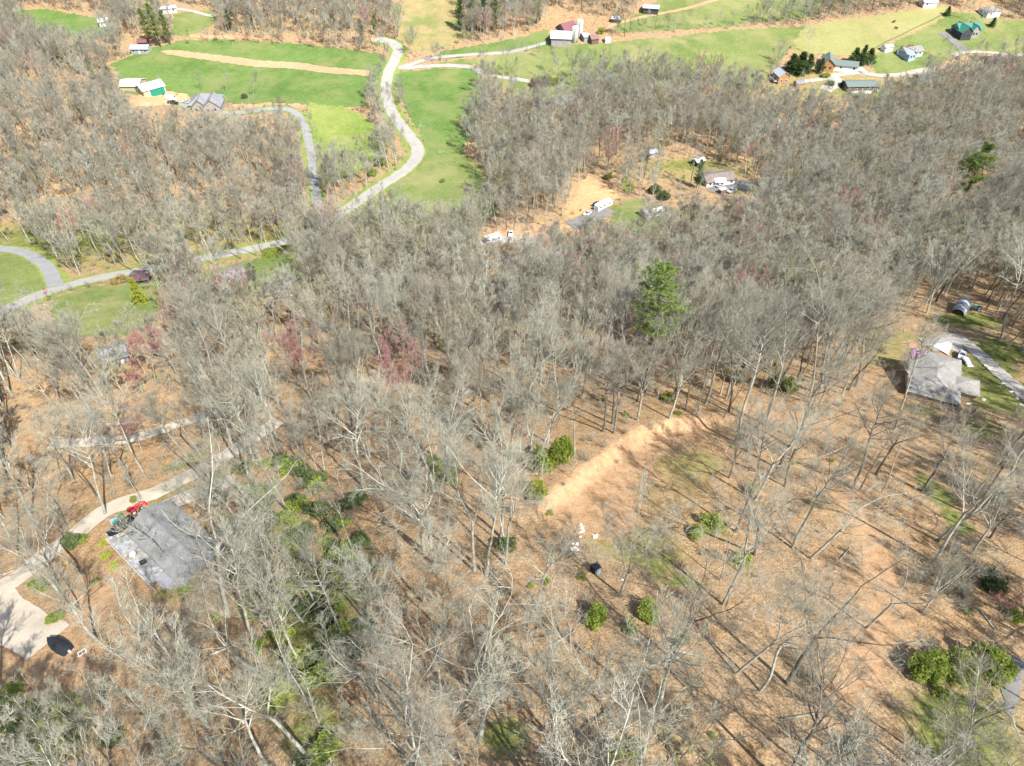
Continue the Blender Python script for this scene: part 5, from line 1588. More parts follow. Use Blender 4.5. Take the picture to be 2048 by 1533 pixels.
def gable_roof(L, Wd, h, rise, over=.5, th=.16, ox=0.0, oy=0.0):
    """two thick slopes and a ridge cap, ridge along x"""
    m = M()
    hw = Wd / 2 + over
    drop = rise * over / (Wd / 2)
    z0, z1 = h - drop + .03, h + rise + .03
    x0, x1 = ox - L / 2 - over, ox + L / 2 + over
    m.prism_x([(oy - hw, z0), (oy - .02, z1), (oy - .02, z1 + th), (oy - hw, z0 + th)], x0, x1)
    m.prism_x([(oy + .02, z1), (oy + hw, z0), (oy + hw, z0 + th), (oy + .02, z1 + th)], x0, x1)
    m.mi = 1
    m.prism_x([(oy - .25, z1 + th - .04), (oy, z1 + th + .07), (oy + .25, z1 + th - .04)], x0 - .02, x1 + .02)
    for s_ in (-1, 1):
        m.box(((x0 + x1) / 2, oy + s_ * (hw + .07), z0 + th * .4), (x1 - x0, .13, .13))
    m.mi = 0
    return m

def hip_roof(L, Wd, h, rise, over=.5, th=.14, ox=0.0, oy=0.0):
    m = M()
    hl, hw = L / 2 + over, Wd / 2 + over
    r = max(.15, hl - hw)
    z0 = h + .02
    b = [(ox - hl, oy - hw, z0), (ox + hl, oy - hw, z0), (ox + hl, oy + hw, z0), (ox - hl, oy + hw, z0)]
    t = [(x, y, z0 + th) for x, y, z in b]
    rd = [(ox - r, oy, z0 + th + rise), (ox + r, oy, z0 + th + rise)]
    m.add(b + t + rd, [(3, 2, 1, 0), (0, 1, 5, 4), (1, 2, 6, 5), (2, 3, 7, 6), (3, 0, 4, 7), (4, 5, 9, 8), (6, 7, 8, 9), (5, 6, 9), (7, 4, 8)])
    return m

def gable_walls(L, Wd, h, rise, ox=0.0, oy=0.0, depth=1.6):
    return M().prism_x([(oy - Wd / 2, -depth), (oy + Wd / 2, -depth), (oy + Wd / 2, h), (oy, h + rise), (oy - Wd / 2, h)], ox - L / 2, ox + L / 2)

def axis(A, B, zr):
    a, c = at(*A, zr), at(*B, zr)
    mx, my = (a[0] + c[0]) / 2, (a[1] + c[1]) / 2
    return Vector((mx, my, hf(mx, my))), math.atan2(c[1] - a[1], c[0] - a[0]), math.hypot(c[0] - a[0], c[1] - a[1])

def house(name, label, cat, A, B, Wd, h, rise, wall, roof, hip=False, L=None, over=.5, win=True, chim=None, dmat='wall_white', group=None, wsize=(1.1, 1.2)):
    loc, rz, L0 = axis(A, B, h + rise * .6)
    L = L or L0
    root = empty(name, loc, rz, label, cat, group)
    w = M().box((0, 0, (h - 1.6) / 2), (L, Wd, h + 1.6)) if hip else gable_walls(L, Wd, h, rise)
    w.build('wall', MT[wall], root)
    rf = (hip_roof if hip else gable_roof)(L, Wd, h, rise, over).build('roof', [MT[roof], MT['ridge']], root)
    if chim:
        m = M().box((chim[0] * L, chim[1] * Wd, h + rise * .6 + .8), (.8, .7, 2.2))
        m.box((chim[0] * L, chim[1] * Wd, h + rise * .6 + 1.97), (1.0, .9, .14))
        m.build('chimney', MT['brick'], rf)
    if win:
        n = max(2, int(L / 3.4))
        for sd_ in 'ns':
            for i in range(n):
                u = (i + .5) / n * L - L / 2
                if i == n // 2:
                    door(root, sd_, L, Wd, u, 1.0, 2.05, dmat, .1)
                else:
                    window(root, sd_, L, Wd, u, 1.0, *wsize)
        for sd_ in 'ew':
            for u in (-Wd * .22, Wd * .22):
                window(root, sd_, L, Wd, u, 1.0, *wsize)
    root['L'], root['W'] = L, Wd
    return root, L

def wing(root, L, Wd, h, rise, ox, oy, rot, wall, roof, nm='wing', win=True):
    """a cross wing: a part with its own roof and windows"""
    w = gable_walls(L, Wd, h, rise)
    o = w.build(nm, MT[wall], root)
    o.location = (ox, oy, 0)
    o.rotation_euler = (0, 0, rot)
    gable_roof(L, Wd, h, rise).build('roof', [MT[roof], MT['ridge']], o)
    if win:
        for sd_ in 'ew':
            m = M()
            for u in (-Wd * .2, Wd * .2):
                x = (L / 2 + .02) * (1 if sd_ == 'e' else -1)
                m = M().box((x, u, 1.6), (.06, 1.1, 1.3))
                m.build('window', MT['glass'], o)
    return o

def posts(m, pts, h, s=.12, z0=-1.5):
    for x, y in pts:
        m.box((x, y, (h + z0) / 2), (s, s, h - z0))
    return m

def local(root, p):
    return root.matrix_basis.inverted() @ Vector(p)

# --- near house: grey shingle roof, grey deck
nh, nL = house('house', 'grey-roofed house with weathered deck at the left of the near wood', 'house', (306, 1046), (393, 1108), 8.4, 3.6, 2.1, 'wall_grey', 'shingle_grey', chim=None, over=.6)
for z_, col in ((1, 0),):
    # lighter shallow porch roof at the south end and vents
    m = M()
    for x in (-nL * .2, nL * .05, nL * .3):
        m.cyl((x, -1.6, 4.8), (x, -1.6, 5.6), .09, .09, 6)
    m.build('roof_vent', MT['steel'], nh)
    m = M().prism_x([(-6.9, 2.5), (-4.3, 3.05), (-4.3, 3.17), (-6.9, 2.62)], nL * .18, nL * .5)
    m.build('porch_roof', MT['shingle_slate'], nh)
dk = [local(nh, at(x, y, 1.2)) for x, y in ((232, 1108), (262, 1096), (345, 1160), (322, 1190))]
dz = 1.1
sg_ = 1 if dk[0].y > 0 else -1
dk[1].y = dk[2].y = sg_ * 4.14
m = M().hull([(v.x, v.y, dz - .14) for v in dk], [(v.x, v.y, dz) for v in dk])
deck = m.build('deck', MT['deck'], nh)
m = M()
edge = []
for a_, b_ in ((dk[1], dk[0]), (dk[0], dk[3]), (dk[3], dk[2])):
    n_ = max(2, int((b_ - a_).length / 1.6))
    for i in range(n_):
        q_ = a_.lerp(b_, i / n_)
        M().box((q_.x, q_.y, dz + .5), (.12, .12, 1.05)).build('railing_post', MT['deck_white'], deck)
    for zz in (dz + .35, dz + .7, dz + 1.04):
        m.cyl((a_.x, a_.y, zz), (b_.x, b_.y, zz), .045, .045, 5)
m.build('railing', MT['deck_white'], deck)
posts(M(), [(v.x * .98, v.y * .98) for v in dk], dz - .14).build('deck_support', MT['wood'], deck)
def near_thing(name, px, py, label, cat, rz=0.0, off=0.0):
    p = at(px, py, off)
    return empty(name, (p[0], p[1], hf(p[0], p[1]) + off), rz, label, cat)

# furniture on the deck
t = empty('patio_table', nh.matrix_basis @ Vector(((dk[0] + dk[3]) / 2 * .6 + dk[1] * .4).to_tuple()[:2] + (dz,)), .4, 'small pale patio table on the grey deck', 'table')
M().cyl((0, 0, .7), (0, 0, .75), .6, .6, 12).build('table_top', MT['deck_white'], t)
M().cyl((0, 0, .04), (0, 0, .7), .05, .05, 6).cyl((0, 0, 0), (0, 0, .04), .3, .3, 10).build('leg', MT['steel'], t)
def chair(loc, rz, label, grp='chairs on the grey deck'):
    r = empty('deck_chair', loc, rz, label, 'chair', grp)
    M().box((0, 0, .42), (.55, .55, .05)).build('seat', MT['wood'], r)
    M().box((0, .27, .75), (.55, .05, .62)).build('backrest', MT['wood'], r)
    for x in (-.24, .24):
        for y in (-.24, .24):
            M().box((x, y, .2), (.05, .05, .4)).build('leg', MT['wood'], r)
q_ = t.location
chair(q_ + Vector((1.0, .3, 0)), 1.9, 'brown deck chair right of the patio table')
chair(q_ + Vector((-.9, -.5, 0)), 4.6, 'brown deck chair left of the patio table')
gr = empty('grill', q_ + Vector((2.6, -1.6, 0)), .6, 'dark covered grill at the far end of the grey deck', 'grill')
M().box((0, 0, .55), (1.1, .55, .5)).prism_x([(-.28, .8), (.28, .8), (.2, 1.1), (-.1, 1.15)], -.55, .55).build('body', MT['tarp_black'], gr)
for x in (-.48, .48):
    M().box((x, 0, .15), (.06, .45, .3)).build('leg', MT['steel'], gr)

# ------------------------------------------------------------------ vehicles
def wheel(root, x, y, r, w=.22, name='wheel'):
    t = M().cyl((x, y - w / 2, r), (x, y + w / 2, r), r, r, 14).build(name, MT['rubber'], root)
    s_ = 1 if y > 0 else -1
    M().cyl((x, y + s_ * (w / 2 - .03), r), (x, y + s_ * (w / 2 + .015), r), r * .6, r * .55, 10).build('rim', MT['steel'], t)

def vehicle(kind, A, B, label, cat, paint, scale=1.0, roof=None, off=0.0, name=None):
    """A tail pixel, B nose pixel; only direction and middle are taken from them"""
    a, c = at(*A), at(*B)
    mx, my = (a[0] + c[0]) / 2, (a[1] + c[1]) / 2
    rz = math.atan2(c[1] - a[1], c[0] - a[0])
    e = .8
    tilt = (hf(mx + e * math.cos(rz), my + e * math.sin(rz)) - hf(mx - e * math.cos(rz), my - e * math.sin(rz))) / (2 * e)
    r = empty(name or {'pickup': 'pickup_truck', 'van': 'van'}.get(kind, 'parked_car'), (mx, my, hf(mx, my) + .18 + off), 0, label, cat)
    r.rotation_euler = (Matrix.Rotation(rz, 3, 'Z') @ Matrix.Rotation(-math.atan(tilt), 3, 'Y')).to_euler()
    r.scale = (scale,) * 3
    P = MT[paint]
    if kind == 'sedan':
        L, Wd, h0, z1, prof, cab, gtop = 4.6, 1.8, .28, .92, [(-2.3, .35), (2.28, .3), (2.32, .62), (2.05, .78), (.95, .92), (-1.55, .98), (-2.25, .9), (-2.33, .65)], (-1.75, 1.05, -1.05, .2), 1.44
    elif kind == 'suv':
        L, Wd, h0, z1, prof, cab, gtop = 4.7, 1.9, .32, 1.05, [(-2.3, .4), (2.3, .36), (2.36, .75), (2.15, .98), (1.0, 1.1), (-2.3, 1.12), (-2.38, .7)], (-2.28, 1.15, -2.0, .35), 1.72
    elif kind == 'van':
        L, Wd, h0, z1, prof, cab, gtop = 5.6, 2.0, .35, 1.3, [(-2.8, .4), (2.7, .4), (2.8, .8), (2.4, 1.15), (1.9, 1.3), (-2.8, 1.3)], (-2.78, 2.0, -2.72, 1.2), 2.35
    else:
        L, Wd, h0, z1, prof, cab, gtop = 5.7, 1.98, .42, 1.1, [(-2.85, .55), (2.8, .45), (2.86, .85), (2.65, 1.08), (1.15, 1.16), (-.75, 1.16), (-.78, .68), (-2.72, .68), (-2.75, .9), (-2.86, .9)], (-.78, 1.2, -.62, .55), 1.82
    hw = Wd / 2
    b = M().hull([(x, -hw, z) for x, z in prof], [(x, hw, z) for x, z in prof])
    if kind == 'pickup':
        for s_ in (-1, 1):
            b.box((-1.8, s_ * (hw - .07), .92), (2.0, .13, .5))
        b.box((-2.78, 0, .9), (.1, Wd - .3, .48))
    body = b.build('body', P, r)
    x0, x1, t0, t1 = cab
    zc = prof[4][1] - .02
    kw = hw * .97
    tw_ = hw * .74
    lo = [(x0, -kw, zc), (x1, -kw, zc), (x1, kw, zc), (x0, kw, zc)]
    hi = [(t0, -tw_, gtop), (t1, -tw_, gtop), (t1, tw_, gtop), (t0, tw_, gtop)]
    M().hull(lo, hi).build('cabin', MT[roof or paint], r)
    def pane(nm, q, mt='glass'):
        q = [Vector(v) for v in q]
        ce = sum(q, Vector()) / 4
        nn_ = (q[1] - q[0]).cross(q[3] - q[0]).normalized()
        if nn_.dot(ce - Vector(((x0 + x1) / 2, 0, zc))) < 0:
            nn_ = -nn_
        q = [ce + (v - ce) * .86 + nn_ * .012 for v in q]
        M().hull(q, [v - nn_ * .01 for v in q]).build(nm, MT[mt], r)
    pane('windscreen', (lo[1], lo[2], hi[2], hi[1]))
    if kind != 'van':
        pane('rear_window', (lo[0], lo[3], hi[3], hi[0]))
        pane('side_window', (lo[0], lo[1], hi[1], hi[0]))
        pane('side_window', (lo[3], lo[2], hi[2], hi[3]))
    wr = .36 if kind in ('suv', 'pickup', 'van') else .32
    for x in (L * .31, -L * .31):
        for s_ in (-1, 1):
            w_ = wheel(r, x, s_ * (hw - .08), wr)
    for s_ in (-1, 1):
        M().box((prof[2][0] - .1, s_ * hw * .72, prof[2][1] + .02), (.22, .36, .16)).build('headlight', MT['paint_white'], r)
        M().box((prof[-1][0] + .04, s_ * hw * .8, prof[-1][1] + .08), (.1, .24, .2)).build('taillight', MT['paint_red'], r)
    M().box((prof[1][0] - .02, 0, .45), (.16, Wd * .96, .2)).build('bumper', MT['steel'] if kind == 'pickup' else P, r)
    return r

def tractor(A, B, label, paint, loader=True, name='tractor', scale=1.0):
    a, c = at(*A), at(*B)
    mx, my = (a[0] + c[0]) / 2, (a[1] + c[1]) / 2
    rz = math.atan2(c[1] - a[1], c[0] - a[0])
    r = empty(name, (mx, my, hf(mx, my) + .15), rz, label, 'tractor')
    r.scale = (scale,) * 3
    M().prism_y([(.0, .75), (1.5, .7), (1.55, 1.15), (1.35, 1.3), (.0, 1.38)], -.36, .36).build('hood', MT[paint], r)
    M().box((-.5, 0, .72), (1.3, .5, .3)).build('chassis', MT['paint_black'], r)
    for s_ in (-1, 1):
        M().prism_y([(-1.25, .95), (-.1, .95), (-.2, 1.3), (-.7, 1.45), (-1.15, 1.3)], s_ * .42, s_ * .86).build('fender', MT[paint], r)
        wheel(r, -.7, s_ * .75, .68, .34, 'rear_wheel')
        wheel(r, 1.15, s_ * .62, .38, .24, 'front_wheel')
    M().box((-.62, 0, 1.12), (.5, .5, .1)).box((-.88, 0, 1.36), (.1, .5, .45)).build('seat', MT['paint_black'], r)
    m = M().cyl((.05, 0, 1.3), (-.1, 0, 1.5), .03, .03, 5)
    m.cyl((-.1, 0, 1.5), (-.12, 0, 1.53), .2, .2, 10)
    m.build('steering_wheel', MT['rubber'], r)
    m = M()
    for s_ in (-1, 1):
        m.cyl((-1.1, s_ * .5, 1.2), (-1.1, s_ * .5, 2.0), .04, .04, 5)
    m.cyl((-1.1, -.5, 2.0), (-1.1, .5, 2.0), .04, .04, 5)
    m.build('roll_bar', MT['paint_black'], r)
    if loader:
        m = M()
        for s_ in (-1, 1):
            m.box((.9, s_ * .5, 1.0), (2.2, .1, .16)).box((2.0, s_ * .5, .7), (.14, .1, .7))
        m.build('loader_arm', MT[paint], r)
        M().prism_y([(2.05, .15), (2.75, .12), (2.75, .2), (2.2, .3), (2.15, .75), (2.05, .75)], -.85, .85).build('bucket', MT[paint], r)
    return r

vehicle('pickup', (262, 1046), (228, 1073), 'black pickup truck parked beside the grey-roofed house', 'truck', 'paint_black')
vehicle('suv', (276, 1080), (258, 1090), 'white car with a dark roof under the eave of the grey-roofed house', 'car', 'paint_white', roof='paint_navy')
tractor((259, 1032), (285, 1014), 'red tractor with front loader beside the grey roof', 'paint_red', True, scale=.95)
r = tractor((252, 1036), (231, 1052), 'green riding mower left of the black pickup truck', 'paint_green', False, 'riding_mower', .85)
r['category'] = 'mower'
def utility_cart(px, py, rz, label, paint):
    r = near_thing('utility_cart', px, py, label, 'cart', rz)
    M().prism_y([(-.9, .35), (.9, .35), (.95, .6), (.9, .68), (-.9, .68), (-1.0, .6)], -.6, .6).build('tub', MT[paint], r)
    for s_ in (-1, 1):
        wheel(r, -.35, s_ * .62, .3, .16)
    M().cyl((.9, 0, .45), (1.9, 0, .3), .03, .03, 5).build('drawbar', MT['steel'], r)
utility_cart(242, 1043, 2.3, 'small white and teal cart between mower and pickup truck', 'paint_white')
r = near_thing('tarp_pile', 235, 1040, 'grey tarp covered heap at the road edge beside the green mower', 'tarp', .6)
M().prism_x([(-.9, 0), (.9, 0), (.75, .5), (.1, .95), (-.6, .7)], -1.3, 1.3).build('tarp', MT['tarp_grey'], r)
r = near_thing('wheelbarrow', 240, 1092, 'teal wheelbarrow lying on the bare yard', 'wheelbarrow', .5)
M().hull([(-.35, -.25, .3), (.35, -.2, .3), (.35, .2, .3), (-.35, .25, .3)], [(-.65, -.42, .62), (.6, -.35, .7), (.6, .35, .7), (-.65, .42, .62)]).build('tray', MT['plastic_teal'], r)
M().cyl((.75, -.05, .2), (.75, .05, .2), .2, .2, 10).build('wheel', MT['rubber'], r)
m = M()
for s_ in (-1, 1):
    m.cyl((.75, s_ * .1, .2), (-1.1, s_ * .3, .55), .03, .03, 5).cyl((-.4, s_ * .25, .35), (-.4, s_ * .28, 0), .03, .03, 5)
m.build('handle', MT['wood'], r)
for i, (x, y, lb) in enumerate(((281, 1021, 'first tire lying beside the red tractor'), (275, 1033, 'second tire lying below the red tractor'), (223, 1088, 'old tire ring lying on the bare yard'))):
    r = near_thing('tire', x, y, lb, 'tire', 0)
    rr_ = .42
    m = M()
    n_ = 14
    for k in range(n_):
        a0, a1 = 2 * math.pi * k / n_, 2 * math.pi * (k + 1) / n_
        m.hull([(rr_ * .55 * math.cos(a0), rr_ * .55 * math.sin(a0), 0), (rr_ * math.cos(a0), rr_ * math.sin(a0), 0), (rr_ * math.cos(a0), rr_ * math.sin(a0), .2), (rr_ * .55 * math.cos(a0), rr_ * .55 * math.sin(a0), .2)],
               [(rr_ * .55 * math.cos(a1), rr_ * .55 * math.sin(a1), 0), (rr_ * math.cos(a1), rr_ * math.sin(a1), 0), (rr_ * math.cos(a1), rr_ * math.sin(a1), .2), (rr_ * .55 * math.cos(a1), rr_ * .55 * math.sin(a1), .2)])
    m.build('tread', MT['rubber'], r)

# covered boat on its trailer
p, q_ = at(98, 1283), at(146, 1308)
rz = math.atan2(p[1] - q_[1], p[0] - q_[0])
bt = empty('boat', ((p[0] + q_[0]) / 2, (p[1] + q_[1]) / 2, hf((p[0] + q_[0]) / 2, (p[1] + q_[1]) / 2)), rz, 'boat under a black tarp at the end of the gravel spur', 'boat')
st_ = [(-2.6, .95, .95, 1.15), (-1.6, 1.12, 1.0, 1.5), (-.4, 1.15, 1.0, 1.62), (.6, 1.08, 1.02, 1.45), (1.5, .82, 1.08, 1.36), (2.2, .42, 1.15, 1.3), (2.62, .06, 1.2, 1.26)]
vs, fs = [], []
for x, w_, z0, z1 in st_:
    vs += [(x, -w_, z0 - .25), (x, -w_ * .98, z0), (x, -w_ * .45, (z0 + z1) / 2 + .1), (x, 0, z1), (x, w_ * .45, (z0 + z1) / 2 + .1), (x, w_ * .98, z0), (x, w_, z0 - .25)]
for i in range(len(st_) - 1):
    for j in range(6):
        a_ = i * 7 + j
        fs.append((a_, a_ + 1, a_ + 8, a_ + 7))
fs.append(tuple(range(6, -1, -1)))
M().add(vs, fs).build('cover', MT['tarp_black'], bt)
vs, fs = [], []
for x, w_, z0, z1 in st_:
    vs += [(x, -w_ * .95, z0 - .1), (x, -w_ * .7, .5), (x, 0, .38), (x, w_ * .7, .5), (x, w_ * .95, z0 - .1)]
for i in range(len(st_) - 1):
    for j in range(4):
        a_ = i * 5 + j
        fs.append((a_, a_ + 5, a_ + 6, a_ + 1))
fs.append((0, 1, 2, 3, 4))
M().add(vs, fs).build('hull', MT['paint_white'], bt)
M().box((-2.85, 0, 1.1), (.4, .36, .5)).box((-2.9, 0, .6), (.2, .16, .7)).build('outboard_motor', MT['paint_silver'], bt)
M().box((-.3, 0, .33), (4.6, .12, .12)).box((-.8, 0, .33), (.12, 1.8, .12)).cyl((2.0, 0, .33), (3.4, 0, .35), .05, .05, 6).build('trailer_frame', MT['steel'], bt)
for s_ in (-1, 1):
    wheel(bt, -.8, s_ * .95, .33, .2)
r = near_thing('trailer_jack', 165, 1306, 'small white frame lying beside the covered boat', 'frame', .7)
m = M()
for y in (-.4, .4):
    m.box((0, y, .12), (1.3, .1, .1))
for x in (-.6, 0, .6):
    m.box((x, 0, .18), (.1, .9, .06))
m.build('frame', MT['paint_white'], r)

# black box on the slope and the white rubble beside the bare soil
r = near_thing('hunting_blind', 1190, 1143, 'small black box with grey tarp side standing on the leaf slope', 'box', .5)
M().box((0, 0, .8), (1.1, 1.1, 1.3)).build('body', MT['tarp_black'], r)
M().prism_x([(-.65, 1.46), (.65, 1.46), (.6, 1.55), (0, 1.72), (-.6, 1.55)], -.65, .65).build('roof', MT['tarp_black'], r)
M().hull([(-.6, -.9, .05), (.6, -.9, .05), (.6, -.87, .05), (-.6, -.87, .05)], [(-.55, -.6, 1.4), (.55, -.6, 1.4), (.55, -.57, 1.4), (-.55, -.57, 1.4)]).build('flap', MT['tarp_grey'], r)
for x in (-.48, .48):
    for y in (-.48, .48):
        M().box((x, y, .08), (.1, .1, .5)).build('leg', MT['pole_wood'], r)
RK = [(1161, 1050), (1163, 1058), (1158, 1066), (1165, 1064), (1186, 1071), (1190, 1075), (1193, 1070), (1146, 1088), (1149, 1096), (1153, 1100), (1144, 1100), (1155, 1090), (1244, 1160), (1160, 1074)]
NM = ['topmost', 'upper', 'lower', 'middle', 'right', 'lowest', 'far right']
rng_ = random.Random(4)
for i, (x, y) in enumerate(RK):
    p = at(x, y)
    m = M()
    pts = [Vector((rng_.gauss(0, 1), rng_.gauss(0, 1), rng_.gauss(0, .7))).normalized() * rng_.uniform(.75, 1.1) for k in range(14)]
    import bmesh
    bm_ = bmesh.new()
    for v in pts:
        bm_.verts.new(v)
    bmesh.ops.convex_hull(bm_, input=bm_.verts)
    me = bpy.data.meshes.new('rock')
    bm_.to_mesh(me)
    bm_.free()
    me.materials.append(MT['rock_white'])
    o = link(bpy.data.objects.new('rock', me))
    o.location = (p[0], p[1], p[2] + .1)
    s = rng_.uniform(.18, .42)
    o.scale = (s * 1.3, s, s * .6)
    grp = 0 if i < 4 or i == 13 else (1 if i < 7 else (2 if i < 12 else 3))
    place = ['in the upper white rubble patch below the sandy bank', 'in the small white rubble patch right of the main one', 'in the lower white rubble patch', 'alone right of the black box'][grp]
    wh = ['topmost', 'second from top', 'lower left', 'lower right', 'leftmost', 'lowest', 'rightmost', 'topmost', 'middle', 'lowest right', 'lowest left', 'rightmost', 'single', 'bottom'][i]
    tag(o, f'{wh} white stone {place}', 'rock', 'white rubble on the bare soil')

# ------------------------------------------------------------------ right-hand house
rh, rL = house('house', 'broad house with tan shingle roof beside the gravel drive at the right', 'house', (1868, 708), (1880, 782), 11.0, 3.4, 1.9, 'wall_tan', 'shingle_tan', hip=True, L=17, over=.6)
loc2 = local(rh, at(1930, 764, 3.5))
o = M().box((0, 0, 1.0), (5.5, 6.5, 4.6)).build('wing', MT['wall_tan'], rh)
o.location = (loc2.x, loc2.y, 0)
hip_roof(5.5, 6.5, 3.3, 1.2).build('roof', MT['shingle_tan'], o)
dk = [local(rh, at(x, y, .8)) for x, y in ((1840, 788), (1852, 778), (1916, 802), (1902, 818))]
deck = M().hull([(v.x, v.y, .9) for v in dk], [(v.x, v.y, 1.05) for v in dk]).build('deck', MT['deck_white'], rh)
m = M()
for a_, b_ in ((dk[0], dk[3]), (dk[3], dk[2]), (dk[1], dk[0])):
    n_ = max(2, int((b_ - a_).length / 1.7))
    for i in range(n_):
        v = a_.lerp(b_, i / n_)
        M().box((v.x, v.y, 1.5), (.1, .1, 1.0)).build('railing_post', MT['deck_white'], deck)
    m.cyl((a_.x, a_.y, 2.0), (b_.x, b_.y, 2.0), .05, .05, 5).cyl((a_.x, a_.y, 1.5), (b_.x, b_.y, 1.5), .04, .04, 5)
m.build('railing', MT['deck_white'], deck)
vehicle('sedan', (1923, 708), (1920, 722), 'grey car parked by the tan-roofed house', 'car', 'paint_silver')
r = near_thing('flatbed_trailer', 1934, 727, 'white utility trailer with brown rails beside the grey car', 'trailer', 1.5)
M().box((0, 0, .55), (3.8, 1.7, .14)).build('bed', MT['paint_white'], r)
m = M()
for s_ in (-1, 1):
    m.box((0, s_ * .84, .95), (3.7, .06, .1)).box((0, s_ * .84, .78), (3.7, .06, .08))
    for x in (-1.8, -.6, .6, 1.8):
        m.box((x, s_ * .84, .78), (.07, .06, .4))
m.build('rail', MT['wood'], r)
for s_ in (-1, 1):
    wheel(r, -.3, s_ * .95, .33, .2)
M().cyl((1.9, 0, .5), (3.0, 0, .45), .05, .05, 6).build('drawbar', MT['steel'], r)
# stacked lumber and pale stones along the lawn
for x, y, lb in ((1985, 742, 'yellow lumber pile beside the gravel drive'), (1978, 736, 'short yellow lumber stack beside the gravel drive')):
    r = near_thing('lumber_pile', x, y, lb, 'lumber', -.75)
    for k in range(6):
        M().box((0, (k % 3 - 1) * .3, .12 + .14 * (k // 3)), (2.6 - .2 * (k % 2), .24, .12), rz=.04 * (k - 2)).build('plank', MT['wall_cream'], r)
for i, (x, y) in enumerate(((2008, 768), (2022, 784), (2034, 798), (2046, 812), (1940, 808), (1968, 800))):
    p = at(x, y)
    o = link(bpy.data.objects.new('rock', me))
    o.location = p
    o.scale = (.9, .55, .3)
    o.rotation_euler = (0, 0, -.7 + i)
    tag(o, ['first', 'second', 'third', 'last', 'leftmost', 'middle'][i] + (' pale flat stone down along the gravel drive' if i < 4 else ' pale flat stone on the lawn below the tan roof'), 'rock', 'pale stones along the lawn')

# quonset shed and the small tractor
p = at(1918, 640)
a_, b_ = at(1908, 640), at(1930, 605)
rz = math.atan2(b_[1] - a_[1], b_[0] - a_[0])
qh = empty('quonset_shed', ((a_[0] + b_[0]) / 2, (a_[1] + b_[1]) / 2, hf((a_[0] + b_[0]) / 2, (a_[1] + b_[1]) / 2)), rz, 'arched grey shelter with banded cover above the gravel drive', 'shed')
def arch(x0, x1, w_, h_, nm, mt, parent, th=.1):
    m = M()
    n_ = 12
    for k in range(n_):
        t0, t1 = math.pi * k / n_, math.pi * (k + 1) / n_
        pr = [(w_ * math.cos(t0), h_ * math.sin(t0) ** .75), (w_ * math.cos(t1), h_ * abs(math.sin(t1)) ** .75), ((w_ - th) * math.cos(t1), (h_ - th) * abs(math.sin(t1)) ** .75), ((w_ - th) * math.cos(t0), (h_ - th) * math.sin(t0) ** .75)]
        m.prism_x(pr, x0, x1)
    return m.build(nm, MT[mt], parent, True)
for k in range(5):
    arch(-3.9 + 1.6 * k, -2.36 + 1.6 * k, 1.95 + .03 * (k % 2), 2.7 + .03 * (k % 2), 'cover_band', 'roof_tin' if k % 2 else 'tarp_grey', qh)
M().prism_x([(-1.9, 0), (1.9, 0), (1.85, 1.4), (1.3, 2.2), (0, 2.62), (-1.3, 2.2), (-1.85, 1.4)], 4.0, 4.08).build('end_wall', MT['roof_tin'], qh)
M().box((-5.2, .3, .12), (2.6, 1.2, .1)).build('ramp', MT['deck_white'], qh)
r = tractor((1958, 622), (1944, 620), 'small teal tractor on moss beside the arched shelter', 'paint_teal', False, scale=.9)

# ------------------------------------------------------------------ mid-distance homes, trailers and cars
house('house', 'white house with brown-grey roof beside the gravel parking lot', 'house', (1408, 352), (1464, 346), 8.5, 2.8, 1.5, 'wall_white', 'shingle_brown', over=.5)
r = near_thing('carport', 1437, 370, 'white open carport full of things in front of the white house', 'carport', .1)
gable_roof(5.0, 4.6, 2.5, .7, .2).build('roof', [MT['roof_white'], MT['trim']], r)
for x in (-2.4, 2.4):
    for y in (-2.2, 2.2):
        M().box((x, y, 1.0), (.14, .14, 3.1)).build('post', MT['paint_white'], r)
M().box((-1, .6, .5), (1.2, .8, 1.0)).box((.8, .9, .4), (.9, .7, .8)).build('stored_crate', MT['brick'], r)
vehicle('sedan', (1430, 378), (1449, 371), 'silver blue car nearest the white house carport', 'car', 'paint_silver')
vehicle('pickup', (1452, 390), (1472, 380), 'silver pickup truck on the gravel parking lot', 'truck', 'paint_silver')
r = near_thing('cargo_trailer', 1444, 387, 'brown and white box trailer on the parking lot edge', 'trailer', .5)
M().box((0, 0, 1.3), (3.4, 1.9, 1.9)).build('body', MT['wall_brown'], r)
M().box((0, 0, 2.3), (3.5, 2.0, .1)).build('roof', MT['roof_white'], r)
for s_ in (-1, 1):
    wheel(r, 0, s_ * 1.0, .34, .2)
house('shed', 'small shed with pale tin roof above the orange soil', 'shed', (1297, 302), (1310, 299), 4.2, 2.4, 1.1, 'wall_grey', 'roof_tin', win=False, L=5, over=.3)
house('shed', 'small white-roofed shed behind the dark conifer', 'shed', (1392, 320), (1403, 316), 4, 2.3, .9, 'wall_dark', 'roof_white', win=False, L=5, over=.3)
house('shed', 'little grey shed behind the second white trailer', 'shed', (1288, 420), (1304, 417), 4, 2.3, 1.1, 'wall_log', 'shingle_grey', win=False, L=5, over=.3)

